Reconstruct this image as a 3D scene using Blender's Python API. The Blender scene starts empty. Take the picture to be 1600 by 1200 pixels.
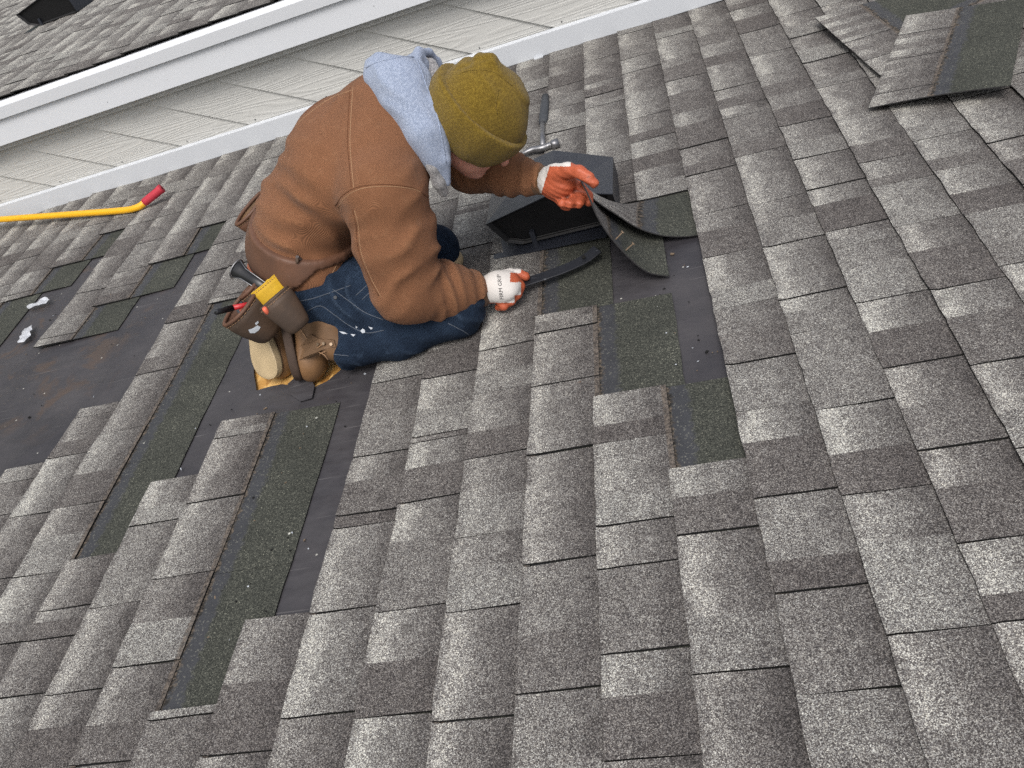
import bpy, bmesh, math, random
import numpy as np
from mathutils import Matrix, Vector
from mathutils.bvhtree import BVHTree

random.seed(7)
rng = np.random.RandomState(11)
SC = bpy.context.scene
COL = SC.collection

# ------------------------------------------------------------------ camera, sky, sun, exposure
# Everything on the roof is built in the roof's own frame: x up the slope, y along the eave
# (away from the camera), z off the shingles.  ROOF tips that frame by the roof pitch.
PITCH = 0.50589
ROOF = Matrix.Rotation(-PITCH, 4, 'Y')
F_PX = 1319.51
W_ = np.array([2.25615, -0.104588, -0.39086])
CAM = np.array([-0.291625, -1.5, 1.23796])


def rodrigues(w):
    t = np.linalg.norm(w); k = w / t
    K = np.array([[0, -k[2], k[1]], [k[2], 0, -k[0]], [-k[1], k[0], 0]])
    return np.eye(3) + math.sin(t) * K + (1 - math.cos(t)) * K @ K


RC = rodrigues(W_)                      # rows: camera right, down, forward
cam_d = bpy.data.cameras.new('camera')
cam = bpy.data.objects.new('camera', cam_d); COL.objects.link(cam)
m = Matrix(((RC[0, 0], -RC[1, 0], -RC[2, 0], CAM[0]), (RC[0, 1], -RC[1, 1], -RC[2, 1], CAM[1]),
            (RC[0, 2], -RC[1, 2], -RC[2, 2], CAM[2]), (0, 0, 0, 1)))
cam.matrix_world = ROOF @ m
cam_d.sensor_width = 36.0
cam_d.lens = F_PX / 1600 * 36
cam_d.clip_start = 0.05; cam_d.clip_end = 2000
SC.camera = cam

world = bpy.data.worlds.new('World'); SC.world = world; world.use_nodes = True
wn = world.node_tree; bgn = wn.nodes['Background']
sky = wn.nodes.new('ShaderNodeTexSky'); sky.sky_type = 'NISHITA'; sky.sun_disc = False
SUN_EL, SUN_AZ = math.radians(50), math.radians(212)   # high, soft, behind the photographer's left shoulder
sky.sun_elevation = SUN_EL; sky.sun_rotation = SUN_AZ
sky.air_density = 1.0; sky.dust_density = 4.0; sky.ozone_density = 1.0
hs = wn.nodes.new('ShaderNodeHueSaturation'); hs.inputs['Saturation'].default_value = 0.40   # overcast: almost grey
wn.links.new(sky.outputs[0], hs.inputs['Color']); wn.links.new(hs.outputs[0], bgn.inputs[0])
bgn.inputs[1].default_value = 0.15
SKYFAC = 1.0
sun_d = bpy.data.lights.new('sun', 'SUN'); sun_d.energy = 1.3; sun_d.angle = math.radians(25)
sun_d.color = (1.0, 0.965, 0.92)
sun = bpy.data.objects.new('sun', sun_d); COL.objects.link(sun)
sd = Vector((math.sin(SUN_AZ) * math.cos(SUN_EL), math.cos(SUN_AZ) * math.cos(SUN_EL), math.sin(SUN_EL)))
sun.rotation_euler = sd.to_track_quat('Z', 'Y').to_euler()
SC.view_settings.view_transform = 'Standard'; SC.view_settings.look = 'None'
SC.view_settings.gamma = 1; SC.view_settings.exposure = 0.22
SC.view_settings.use_curve_mapping = False
SC.render.engine = 'CYCLES'
SC.cycles.use_denoising = False
SC.cycles.use_adaptive_sampling = True; SC.cycles.adaptive_threshold = 0.01
SC.cycles.max_bounces = 5; SC.cycles.diffuse_bounces = 3; SC.cycles.glossy_bounces = 2
SC.cycles.caustics_reflective = False; SC.cycles.caustics_refractive = False

# ------------------------------------------------------------------ helpers


def gray(v, a=1.0):
    return (v, v, v, a)


def PH(x, y, h):
    """roof-frame point seen at photo pixel (x, y), h metres above the shingles"""
    d = np.array([(x - 800) / F_PX, (y - 600) / F_PX, 1.0]) @ RC
    t = (h - CAM[2]) / d[2]
    return CAM + t * d


def PY(x, y, Y):
    d = np.array([(x - 800) / F_PX, (y - 600) / F_PX, 1.0]) @ RC
    t = (Y - CAM[1]) / d[1]
    return CAM + t * d


def ray(x, y):
    d = np.array([(x - 800) / F_PX, (y - 600) / F_PX, 1.0]) @ RC
    return d / np.linalg.norm(d)


def proj(P):
    q = (np.asarray(P, float) - CAM) @ RC.T
    return np.stack([800 + F_PX * q[..., 0] / q[..., 2], 600 + F_PX * q[..., 1] / q[..., 2]], -1)


def setp(o, label=None, cat=None, group=None, kind=None):
    if label: o['label'] = label
    if cat: o['category'] = cat
    if group: o['group'] = group
    if kind: o['kind'] = kind
    return o


def empty(name, loc=(0, 0, 0), **k):
    """top-level empty in the roof frame, at a thing's base"""
    o = bpy.data.objects.new(name, None); COL.objects.link(o); o.empty_display_size = 0.05
    o.matrix_world = ROOF @ Matrix.Translation(Vector(loc))
    o['_l'] = list(map(float, loc))
    return setp(o, **k)


def link(name, me, mats=None, parent=None, smooth=None, **k):
    """mesh whose vertices are given in the roof frame"""
    o = bpy.data.objects.new(name, me); COL.objects.link(o)
    if mats is not None:
        for mm in (mats if isinstance(mats, (list, tuple)) else [mats]):
            me.materials.append(mm)
    if smooth is not None:
        me.polygons.foreach_set('use_smooth', [smooth] * len(me.polygons))
    if parent is None:
        n = len(me.vertices); co = np.empty(n * 3); me.vertices.foreach_get('co', co); co = co.reshape(-1, 3)
        base = np.array([co[:, 0].mean(), co[:, 1].mean(), co[:, 2].min()])
        me.vertices.foreach_set('co', (co - base).ravel())
        o.matrix_world = ROOF @ Matrix.Translation(Vector(base))
    else:
        off = Vector((0, 0, 0)); q = parent
        while q is not None:
            if '_l' in q: off += Vector(q['_l'])
            q = q.parent
        if off.length > 0:
            me.transform(Matrix.Translation(-off))
        o.parent = parent
    me.update()
    return setp(o, **k)


def py_mesh(name, v, f):
    me = bpy.data.meshes.new(name)
    me.from_pydata([tuple(map(float, a)) for a in v], [], [tuple(a) for a in f]); me.update()
    return me


class MB:
    def __init__(s): s.v = []; s.f = []; s.m = []
    def add(s, v, f, mi=0):
        b = len(s.v); s.v += [tuple(a) for a in v]; s.f += [tuple(b + i for i in a) for a in f]; s.m += [mi] * len(f)
    def box(s, lo, hi, mi=0, M=None):
        x0, y0, z0 = lo; x1, y1, z1 = hi
        v = [(x0, y0, z0), (x1, y0, z0), (x1, y1, z0), (x0, y1, z0), (x0, y0, z1), (x1, y0, z1), (x1, y1, z1), (x0, y1, z1)]
        if M is not None: v = [tuple(M @ Vector(a)) for a in v]
        s.add(v, [(0, 3, 2, 1), (4, 5, 6, 7), (0, 1, 5, 4), (1, 2, 6, 5), (2, 3, 7, 6), (3, 0, 4, 7)], mi)
    def prism(s, poly, d, mi=0):
        """polygon (list of 3d points) extruded by vector d"""
        n = len(poly); a = [Vector(q) for q in poly]; b = [q + Vector(d) for q in a]
        s.add(a + b, [tuple(range(n))[::-1], tuple(range(n, 2 * n))] + [(i, (i + 1) % n, n + (i + 1) % n, n + i) for i in range(n)], mi)
    def tube(s, pts, r, n=8, mi=0, cap=True, flat=None):
        """r: number or list; flat: (normal, factor) squashes the section"""
        pts = [Vector(q) for q in pts]; N = len(pts)
        rs = r if isinstance(r, (list, tuple, np.ndarray)) else [r] * N
        b = len(s.v); up = None
        for i, q in enumerate(pts):
            t = (pts[min(i + 1, N - 1)] - pts[max(i - 1, 0)]).normalized()
            if up is None:
                up = t.orthogonal().normalized() if flat is None else (Vector(flat[0]) - t * t.dot(Vector(flat[0]))).normalized()
            elif flat is not None:
                up = (Vector(flat[0]) - t * t.dot(Vector(flat[0]))).normalized()
            else:
                up = (up - t * t.dot(up)).normalized()
            sd_ = t.cross(up); fz = 1 if flat is None else flat[1]
            for k in range(n):
                a = 2 * math.pi * k / n
                s.v.append(tuple(q + sd_ * (math.cos(a) * rs[i]) + up * (math.sin(a) * rs[i] * fz)))
        for i in range(N - 1):
            for k in range(n):
                s.f.append((b + i * n + k, b + i * n + (k + 1) % n, b + (i + 1) * n + (k + 1) % n, b + (i + 1) * n + k)); s.m.append(mi)
        if cap:
            s.f.append(tuple(b + k for k in range(n))[::-1]); s.m.append(mi)
            s.f.append(tuple(b + (N - 1) * n + k for k in range(n))); s.m.append(mi)
    def mesh(s, name):
        me = py_mesh(name, s.v, s.f); me.polygons.foreach_set('material_index', s.m)
        bm = bmesh.new(); bm.from_mesh(me); bmesh.ops.recalc_face_normals(bm, faces=bm.faces); bm.to_mesh(me); bm.free()
        return me


def bevel(me, w, seg=2, ang=30):
    bm = bmesh.new(); bm.from_mesh(me)
    ed = [e for e in bm.edges if len(e.link_faces) == 2 and e.calc_face_angle(0) > math.radians(ang)]
    bmesh.ops.bevel(bm, geom=ed, offset=w, segments=seg, affect='EDGES', profile=0.6)
    bm.to_mesh(me); bm.free(); return me


def smooth_pts(pts, n=4):
    """Catmull-Rom"""
    P = [np.array(q, float) for q in pts]; P = [2 * P[0] - P[1]] + P + [2 * P[-1] - P[-2]]; out = []
    for i in range(1, len(P) - 2):
        for j in range(n):
            t = j / n
            out.append(0.5 * ((2 * P[i]) + (P[i + 1] - P[i - 1]) * t + (2 * P[i - 1] - 5 * P[i] + 4 * P[i + 1] - P[i + 2]) * t * t
                              + (3 * P[i] - P[i - 1] - 3 * P[i + 1] + P[i + 2]) * t ** 3))
    out.append(P[-2]); return out

# ------------------------------------------------------------------ materials


class NT:
    def __init__(s, name):
        s.mat = bpy.data.materials.new(name); s.mat.use_nodes = True
        s.t = s.mat.node_tree; s.n = s.t.nodes; s.b = s.n['Principled BSDF']; s.co = None
    def new(s, t, **k):
        q = s.n.new(t)
        for a, b in k.items(): setattr(q, a, b)
        return q
    def lk(s, a, b): s.t.links.new(a, b)
    def obj(s):
        if s.co is None: s.co = s.new('ShaderNodeTexCoord')
        return s.co.outputs['Object']
    def put(s, sock, v):
        if isinstance(v, bpy.types.NodeSocket): s.lk(v, sock)
        else: sock.default_value = v
    def mapping(s, scale=(1, 1, 1), rot=(0, 0, 0), src=None):
        q = s.new('ShaderNodeMapping'); q.inputs['Scale'].default_value = scale; q.inputs['Rotation'].default_value = rot
        s.lk(src or s.obj(), q.inputs['Vector']); return q.outputs[0]
    def noise(s, scale, detail=2, rough=0.5, vec=None, dist=0):
        q = s.new('ShaderNodeTexNoise'); q.inputs['Scale'].default_value = scale; q.inputs['Detail'].default_value = detail
        q.inputs['Roughness'].default_value = rough; q.inputs['Distortion'].default_value = dist
        s.lk(vec or s.obj(), q.inputs['Vector']); return q.outputs['Fac']
    def voro(s, scale, vec=None, out='Color', feature='F1'):
        q = s.new('ShaderNodeTexVoronoi', feature=feature); q.inputs['Scale'].default_value = scale
        s.lk(vec or s.obj(), q.inputs['Vector']); return q.outputs[out]
    def math(s, op, a, b=0.0, c=0.0, clamp=False):
        q = s.new('ShaderNodeMath', operation=op, use_clamp=clamp)
        s.put(q.inputs[0], a); s.put(q.inputs[1], b); s.put(q.inputs[2], c); return q.outputs[0]
    def mr(s, v, a, b, c=0.0, d=1.0):
        q = s.new('ShaderNodeMapRange', interpolation_type='SMOOTHSTEP')
        s.put(q.inputs['Value'], v); q.inputs['From Min'].default_value = a; q.inputs['From Max'].default_value = b
        q.inputs['To Min'].default_value = c; q.inputs['To Max'].default_value = d; return q.outputs[0]
    def ramp(s, v, stops, interp='LINEAR'):
        q = s.new('ShaderNodeValToRGB'); q.color_ramp.interpolation = interp; e = q.color_ramp.elements
        while len(e) < len(stops): e.new(0.5)
        for i, (pp, c) in enumerate(stops):
            e[i].position = pp; e[i].color = c if len(c) == 4 else (*c, 1)
        s.put(q.inputs[0], v); return q.outputs[0]
    def mix(s, f, a, b, mode='MIX'):
        q = s.new('ShaderNodeMix', data_type='RGBA', blend_type=mode)
        s.put(q.inputs[0], f); s.put(q.inputs[6], a if isinstance(a, bpy.types.NodeSocket) else (*a, 1) if len(a) == 3 else a)
        s.put(q.inputs[7], b if isinstance(b, bpy.types.NodeSocket) else (*b, 1) if len(b) == 3 else b); return q.outputs[2]
    def sep(s, v, vec=False):
        q = s.new('ShaderNodeSeparateXYZ' if vec else 'ShaderNodeSeparateColor'); s.lk(v, q.inputs[0]); return q.outputs
    def bump(s, h, strength=0.5, dist=0.002, nrm=None):
        q = s.new('ShaderNodeBump'); q.inputs['Strength'].default_value = strength; q.inputs['Distance'].default_value = dist
        s.put(q.inputs['Height'], h)
        if nrm is not None: s.lk(nrm, q.inputs['Normal'])
        s.lk(q.outputs[0], s.b.inputs['Normal']); return q.outputs[0]
    def fin(s, color=None, rough=0.8, spec=0.3, metal=0.0):
        if color is not None: s.put(s.b.inputs['Base Color'], color if isinstance(color, bpy.types.NodeSocket) else (*color, 1) if len(color) == 3 else color)
        s.put(s.b.inputs['Roughness'], rough); s.put(s.b.inputs['Specular IOR Level'], spec); s.put(s.b.inputs['Metallic'], metal)
        return s.mat


def granule(n, tone, ramp_stops, size=740.0):
    """ceramic granules: one random colour per grain, shifted by tone"""
    r = n.sep(n.voro(size))
    r2 = n.sep(n.voro(size * 0.58))
    v = n.math('ADD', n.math('MULTIPLY_ADD', r[0], 0.66, n.math('MULTIPLY', r2[1], 0.15)), 0.125)
    v = n.math('ADD', v, tone)
    return n.ramp(v, ramp_stops), r


GR = [(0.0, (0.016, 0.015, 0.0145)), (0.30, (0.052, 0.047, 0.044)), (0.52, (0.118, 0.107, 0.099)), (0.70, (0.225, 0.212, 0.192)),
      (0.88, (0.44, 0.43, 0.385)), (1.0, (0.74, 0.72, 0.62))]


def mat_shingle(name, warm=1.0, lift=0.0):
    n = NT(name)
    uv = n.new('ShaderNodeUVMap'); s_ = n.sep(uv.outputs[0], vec=True)
    at = n.new('ShaderNodeVertexColor', layer_name='blk'); a = n.sep(at.outputs[0])
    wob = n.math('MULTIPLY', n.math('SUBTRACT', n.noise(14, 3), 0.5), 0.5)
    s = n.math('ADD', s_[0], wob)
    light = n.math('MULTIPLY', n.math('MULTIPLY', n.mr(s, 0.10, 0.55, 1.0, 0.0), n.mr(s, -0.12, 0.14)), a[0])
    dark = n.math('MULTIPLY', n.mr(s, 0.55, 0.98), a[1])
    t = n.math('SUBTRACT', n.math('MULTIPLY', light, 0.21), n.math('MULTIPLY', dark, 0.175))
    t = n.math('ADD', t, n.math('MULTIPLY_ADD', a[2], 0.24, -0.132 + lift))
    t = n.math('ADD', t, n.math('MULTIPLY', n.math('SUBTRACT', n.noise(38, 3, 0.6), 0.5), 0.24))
    # a thin dirty line of bared asphalt along the butt and the sealed top
    c, r = granule(n, t, GR)
    tint = n.mix(n.math('MULTIPLY', r[2], 0.55), (1, 1, 1), (0.80, 0.90, 1.12))
    c = n.mix(0.6, c, tint, 'MULTIPLY')
    wrm = n.mix(n.math('MULTIPLY', n.math('SUBTRACT', 1.0, a[2]), 0.55), (1, 1, 1), (1.025, 0.965, 0.955))
    c = n.mix(1.0, c, wrm, 'MULTIPLY')
    # torn strip: brown mat plus painted dark shadow where the next course tore off
    tear = n.mr(n.math('ADD', s_[0], n.math('MULTIPLY', n.math('SUBTRACT', n.noise(38, 6, 0.85), 0.5), 0.50)), 0.985, 1.03)
    tear = n.math('MULTIPLY', tear, n.mr(s_[0], 1.015, 1.025))
    brown = n.mix(n.mr(n.noise(120, 4, 0.8), 0.35, 0.65), (0.022, 0.019, 0.018), (0.20, 0.165, 0.135))
    c = n.mix(n.math('MULTIPLY', tear, 0.75), c, brown)
    spot = n.mr(n.noise(9, 2), 0.70, 0.74)
    c = n.mix(n.math('MULTIPLY', spot, 0.25), c, (0.05, 0.045, 0.04))
    geo = n.new('ShaderNodeNewGeometry')
    n.bump(n.math('ADD', r[1], n.math('MULTIPLY', n.noise(900, 1), 0.6)), 0.55, 0.0011)
    return n.fin(c, 0.92, 0.22)


def mat_headlap():
    n = NT('headlap_granules')
    uv = n.new('ShaderNodeUVMap'); s_ = n.sep(uv.outputs[0], vec=True)
    j = n.math('MULTIPLY', n.math('SUBTRACT', n.noise(55, 4, 0.75), 0.5), 0.34)
    s = n.math('ADD', s_[0], j)
    big = n.noise(6, 3)
    st = [(0.0, (0.013, 0.014, 0.012)), (0.35, (0.030, 0.032, 0.027)), (0.62, (0.058, 0.061, 0.051)), (0.80, (0.11, 0.112, 0.092)), (0.93, (0.36, 0.36, 0.28)), (1.0, (0.6, 0.6, 0.5))]
    c, r = granule(n, n.math('MULTIPLY_ADD', big, 0.22, -0.16), st, 600)
    # plain asphalt sealant band, then the granules
    band = n.math('MULTIPLY', n.mr(s, 1.10, 1.16), n.mr(s, 1.34, 1.44, 1.0, 0.0))
    asph = n.mix(n.noise(22, 5, 0.7), (0.026, 0.027, 0.031), (0.068, 0.070, 0.076))
    speck = n.mr(n.sep(n.voro(330))[0], 0.90, 0.95)
    asph = n.mix(n.math('MULTIPLY', speck, 0.6), asph, (0.16, 0.16, 0.14))
    c = n.mix(band, c, asph)
    tear = n.mr(s, 1.18, 1.10)  # torn edge: beige mat with a ragged black shadow painted in
    brown = n.mix(n.mr(n.noise(90, 5, 0.8), 0.45, 0.6), (0.012, 0.010, 0.010), (0.16, 0.125, 0.095))
    c = n.mix(n.math('MULTIPLY', tear, 0.85), c, brown)
    white = n.mr(n.sep(n.voro(42))[1], 0.988, 0.992)
    wd = n.mr(n.voro(42, out='Distance'), 0.16, 0.10)
    c = n.mix(n.math('MULTIPLY', white, wd), c, (0.5, 0.5, 0.45))
    n.bump(n.math('ADD', r[1], n.noise(25, 3)), 0.5, 0.001)
    return n.fin(c, n.mr(band, 0, 1, 0.9, 0.55), 0.3)


def mat_underlay():
    n = NT('underlayment_felt')
    a = n.noise(3.0, 5, 0.65)
    c = n.mix(n.mr(a, 0.3, 0.7), (0.034, 0.032, 0.037), (0.064, 0.060, 0.064))
    # rust-brown bleed with blotchy dirt, only where the felt lay bare longest (the left bay)
    P = n.sep(n.obj(), vec=True)
    reg = n.math('MULTIPLY', n.mr(P[0], -2.05, -2.35), n.mr(P[1], 0.15, 0.45))
    dirt = n.math('MULTIPLY', n.mr(n.noise(7, 5, 0.65, dist=0.6), 0.50, 0.64), reg)
    c = n.mix(n.math('MULTIPLY', dirt, 0.9), c, (0.078, 0.056, 0.045))
    dots = n.math('MULTIPLY', n.mr(n.noise(110, 5, 0.85), 0.60, 0.68), n.mr(n.noise(9, 3), 0.48, 0.60))
    c = n.mix(n.math('MULTIPLY', n.math('MULTIPLY', dots, reg), 0.8), c, (0.26, 0.19, 0.12))
    # pale scuffs running up the slope and a few bright crumbs
    st = n.noise(30, 2, 0.5, vec=n.mapping((0.10, 3.2, 1), rot=(0, 0, 0.5)))
    c = n.mix(n.math('MULTIPLY', n.mr(st, 0.66, 0.74), 0.35), c, (0.20, 0.19, 0.19))
    cr = n.math('MULTIPLY', n.mr(n.sep(n.voro(52))[1], 0.965, 0.97), n.mr(n.voro(52, out='Distance'), 0.16, 0.12))
    c = n.mix(n.math('MULTIPLY', cr, 0.9), c, (0.45, 0.44, 0.40))
    w = n.math('ADD', n.noise(5, 3, 0.5, vec=n.mapping((1, 1.8, 1), rot=(0, 0, .4))), n.math('MULTIPLY', n.noise(260, 2), 0.03))
    n.bump(w, 0.9, 0.02)
    return n.fin(c, n.mr(a, 0.3, 0.7, 0.42, 0.62), 0.4)


def mat_osb():
    n = NT('strand_board')
    v = n.new('ShaderNodeTexVoronoi'); v.inputs['Scale'].default_value = 38; n.lk(n.mapping((1, 0.35, 1), rot=(0, 0, 0.7)), v.inputs['Vector'])
    g = n.noise(60, 3, 0.6, vec=n.mapping((0.3, 3, 1), rot=(0, 0, 0.3)))
    c = n.ramp(n.math('MULTIPLY_ADD', n.sep(v.outputs['Color'])[0], 0.6, n.math('MULTIPLY', g, 0.4)),
               [(0.1, (0.24, 0.10, 0.022)), (0.45, (0.52, 0.27, 0.065)), (0.9, (0.78, 0.50, 0.18))])
    n.bump(v.outputs['Distance'], 0.4, 0.002)
    return n.fin(c, 0.6, 0.35)


def mat_siding():
    n = NT('painted_fibre_cement')
    v = n.mapping((0.30, 0, 5.5), rot=(0, -PITCH, 0))
    f = n.noise(2.6, 1, 0.35, vec=v, dist=0.15)
    g = n.math('SINE', n.math('MULTIPLY', f, 120.0))
    fine = n.noise(90, 2, 0.6, vec=n.mapping((0.25, 1, 7), rot=(0, -PITCH, 0)))
    h = n.math('ADD', n.mr(g, -0.4, 1.0), n.math('MULTIPLY', fine, 0.35))
    c = n.mix(n.noise(1.5, 4), (0.515, 0.515, 0.495), (0.55, 0.55, 0.53))
    c = n.mix(n.math('MULTIPLY', n.mr(g, 0.8, 1.0), 0.16), c, (0.40, 0.39, 0.37))
    n.bump(h, 0.5, 0.002)
    return n.fin(c, 0.62, 0.35)


def mat_paint(name, col, rough=0.45, dirt=0.0):
    n = NT(name)
    c = n.mix(n.noise(2.2, 5, 0.6), tuple(x * 0.94 for x in col), col)
    if dirt:
        d = n.math('MULTIPLY', n.mr(n.noise(70, 4, 0.8), 0.62, 0.70), n.mr(n.noise(6, 3), 0.5, 0.6))
        c = n.mix(n.math('MULTIPLY', d, dirt), c, (0.35, 0.33, 0.32))
        sp = n.math('MULTIPLY', n.mr(n.sep(n.voro(14))[1], 0.9, 0.92), n.mr(n.voro(14, out='Distance'), 0.05, 0.03))
        c = n.mix(sp, c, (0.25, 0.25, 0.26))
    n.bump(n.noise(12, 3), 0.15, 0.004)
    return n.fin(c, rough, 0.4)


def mat_simple(name, col, rough=0.5, spec=0.4, metal=0.0, var=0.15, scale=40, bump=0.2, bd=0.001, scratch=0.0, sc_col=(0.4, 0.4, 0.4)):
    n = NT(name)
    c = n.mix(n.noise(scale, 4, 0.6), tuple(x * (1 - var) for x in col), tuple(min(1, x * (1 + var)) for x in col))
    if scratch:
        s = n.mr(n.noise(scale * 1.7, 4, 0.75, vec=n.mapping((0.35, 2.5, 1.5), rot=(0.3, 0.2, 0.4))), 0.60, 0.68)
        c = n.mix(n.math('MULTIPLY', s, scratch), c, sc_col)
    n.bump(n.noise(scale * 4, 3), bump, bd)
    return n.fin(c, rough, spec, metal)


def mat_corduroy(name, rib=400.0, rot=(0, 0, 0), base=(0.228, 0.104, 0.053), strength=0.45):
    n = NT(name)
    big = n.noise(7, 4, 0.6); mid = n.noise(45, 3, 0.6)
    c = n.mix(big, tuple(x * 0.80 for x in base), tuple(x * 1.22 for x in base))
    c = n.mix(n.math('MULTIPLY', n.mr(mid, 0.5, 0.75), 0.35), c, (0.30, 0.155, 0.085))
    w = n.new('ShaderNodeTexWave', wave_type='BANDS', bands_direction='Y'); w.inputs['Scale'].default_value = rib / 6.2832
    w.inputs['Distortion'].default_value = 1.3; w.inputs['Detail'].default_value = 2; w.inputs['Detail Scale'].default_value = 0.35
    n.lk(n.mapping((1, 1, 1), rot=rot), w.inputs['Vector'])
    c = n.mix(n.math('MULTIPLY', n.mr(w.outputs['Fac'], 0.0, 0.6, 1, 0), 0.46), c, tuple(x * 0.42 for x in base))
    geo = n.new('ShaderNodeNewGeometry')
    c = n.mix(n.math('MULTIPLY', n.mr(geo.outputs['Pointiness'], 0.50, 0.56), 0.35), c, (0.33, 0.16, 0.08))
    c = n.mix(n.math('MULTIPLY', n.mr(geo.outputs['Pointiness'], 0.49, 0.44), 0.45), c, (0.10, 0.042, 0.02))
    stain = n.math('MULTIPLY', n.mr(n.noise(11, 5, 0.7), 0.62, 0.75), 0.35)
    c = n.mix(stain, c, (0.12, 0.075, 0.05))
    n.bump(n.math('ADD', w.outputs['Fac'], n.math('MULTIPLY', mid, 0.8)), strength, 0.0016)
    n.b.inputs['Sheen Weight'].default_value = 0.06; n.b.inputs['Sheen Roughness'].default_value = 0.5
    return n.fin(c, 0.9, 0.15)


def mat_knit(name, base, rib=300.0, fuzz=0.3, heather=None, rot=(0, 0, 0), dirs='X', amp=0.3):
    n = NT(name)
    w = n.new('ShaderNodeTexWave', wave_type='BANDS', bands_direction=dirs); w.inputs['Scale'].default_value = rib / 6.2832
    w.inputs['Distortion'].default_value = 2.0; w.inputs['Detail'].default_value = 2; w.inputs['Detail Scale'].default_value = 0.4
    n.lk(n.mapping((1, 1, 1), rot=rot), w.inputs['Vector'])
    nz = n.noise(260, 3, 0.7)
    c = n.mix(n.noise(9, 4), tuple(x * 0.82 for x in base), tuple(min(1, x * 1.15) for x in base))
    c = n.mix(n.math('MULTIPLY', n.mr(w.outputs['Fac'], 0, .6, 1, 0), amp), c, tuple(x * 0.5 for x in base))
    if heather is not None:
        c = n.mix(n.mr(n.noise(210, 3, 0.7, vec=n.mapping((1, 0.45, 1))), 0.42, 0.60), c, heather)
    n.bump(n.math('ADD', n.math('MULTIPLY', w.outputs['Fac'], 0.5), nz), 0.6, 0.0015)
    n.b.inputs['Sheen Weight'].default_value = fuzz; n.b.inputs['Sheen Roughness'].default_value = 0.6
    return n.fin(c, 0.95, 0.1)


def mat_denim():
    n = NT('denim')
    big = n.noise(9, 5, 0.65)
    c = n.mix(n.mr(big, 0.3, 0.75), (0.006, 0.011, 0.023), (0.024, 0.041, 0.073))
    w = n.new('ShaderNodeTexWave', wave_type='BANDS', bands_direction='DIAGONAL'); w.inputs['Scale'].default_value = 110
    n.lk(n.obj(), w.inputs['Vector'])
    c = n.mix(n.math('MULTIPLY', w.outputs['Fac'], 0.22), c, (0.06, 0.10, 0.17))
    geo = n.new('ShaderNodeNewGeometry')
    c = n.mix(n.math('MULTIPLY', n.mr(geo.outputs['Pointiness'], 0.51, 0.57), 0.55), c, (0.10, 0.145, 0.215))  # crease highlights painted into the colour of the fold ridges
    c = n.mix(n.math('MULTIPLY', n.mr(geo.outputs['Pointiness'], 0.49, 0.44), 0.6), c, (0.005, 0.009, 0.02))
    fade = n.mr(n.noise(26, 4, 0.7), 0.56, 0.72)
    c = n.mix(n.math('MULTIPLY', fade, 0.25), c, (0.09, 0.14, 0.22))
    n.bump(n.math('ADD', w.outputs['Fac'], n.math('MULTIPLY', n.noise(34, 5, 0.65), 2.4)), 0.8, 0.0030)
    return n.fin(c, 0.88, 0.15)


def mat_leather(name, base, edge, scale=22, dirt=0.6):
    n = NT(name)
    a = n.noise(scale, 5, 0.7); b = n.noise(7, 3)
    c = n.mix(a, tuple(x * 0.6 for x in base), tuple(x * 1.3 for x in base))
    c = n.mix(n.math('MULTIPLY', n.mr(b, 0.45, 0.65), dirt), c, edge)
    c = n.mix(n.math('MULTIPLY', n.mr(n.noise(95, 4, .8), .66, .72), 0.5), c, (0.33, 0.26, 0.2))
    n.bump(n.math('ADD', a, n.math('MULTIPLY', n.noise(150, 3), 0.4)), 0.5, 0.002)
    return n.fin(c, n.mr(b, .3, .7, .42, .75), 0.4)


M = {}
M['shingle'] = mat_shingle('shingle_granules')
M['shingle_far'] = mat_shingle('shingle_granules_lighter', lift=0.07)  # same granules in a lighter tone, for the upper roof
M['headlap'] = mat_headlap()
M['felt'] = mat_underlay()
M['osb'] = mat_osb()
M['siding'] = mat_siding()
M['white'] = mat_paint('white_painted_trim', (0.68, 0.70, 0.735), 0.4, 0.6)
M['white2'] = mat_paint('white_coated_metal', (0.60, 0.625, 0.66), 0.35, 0.25)
M['gapdark'] = mat_simple('asphalt_edge', (0.012, 0.012, 0.012), 0.9, 0.2)
M['vent'] = mat_simple('vent_black_metal', (0.022, 0.025, 0.034), 0.38, 0.5, 0, 0.2, 18, 0.06, 0.002, 0.15, (0.09, 0.10, 0.12))
M['ventshade'] = mat_simple('vent_inside_shade', (0.006, 0.006, 0.007), 0.5, 0.3)  # near-black copy of the vent metal, with the inner shade painted in
M['yellow'] = mat_simple('yellow_paint', (0.80, 0.42, 0.015), 0.32, 0.5, 0, 0.06, 12, 0.05, 0.001, 0.35, (0.35, 0.16, 0.02))
M['redrub'] = mat_simple('red_rubber_grip', (0.46, 0.035, 0.055), 0.6, 0.35, 0, 0.12, 30)
M['steel'] = mat_simple('worn_steel', (0.27, 0.27, 0.28), 0.42, 0.5, 0.9, 0.3, 60, 0.2, 0.001, 0.4, (0.12, 0.11, 0.10))
M['blacksteel'] = mat_simple('black_pry_steel', (0.018, 0.019, 0.024), 0.42, 0.5, 0.2, 0.3, 40, 0.2, 0.001, 0.55, (0.20, 0.21, 0.23))
M['greyrub'] = mat_simple('grey_rubber_handle', (0.055, 0.06, 0.068), 0.62, 0.3, 0, 0.3, 50)
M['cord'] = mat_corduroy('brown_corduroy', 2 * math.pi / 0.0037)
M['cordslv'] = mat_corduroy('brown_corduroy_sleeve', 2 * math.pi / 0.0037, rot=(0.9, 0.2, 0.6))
M['rib'] = mat_knit('brown_rib_knit', (0.125, 0.062, 0.026), 2 * math.pi / 0.0048, 0.15, dirs='Y', amp=0.6)
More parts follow.
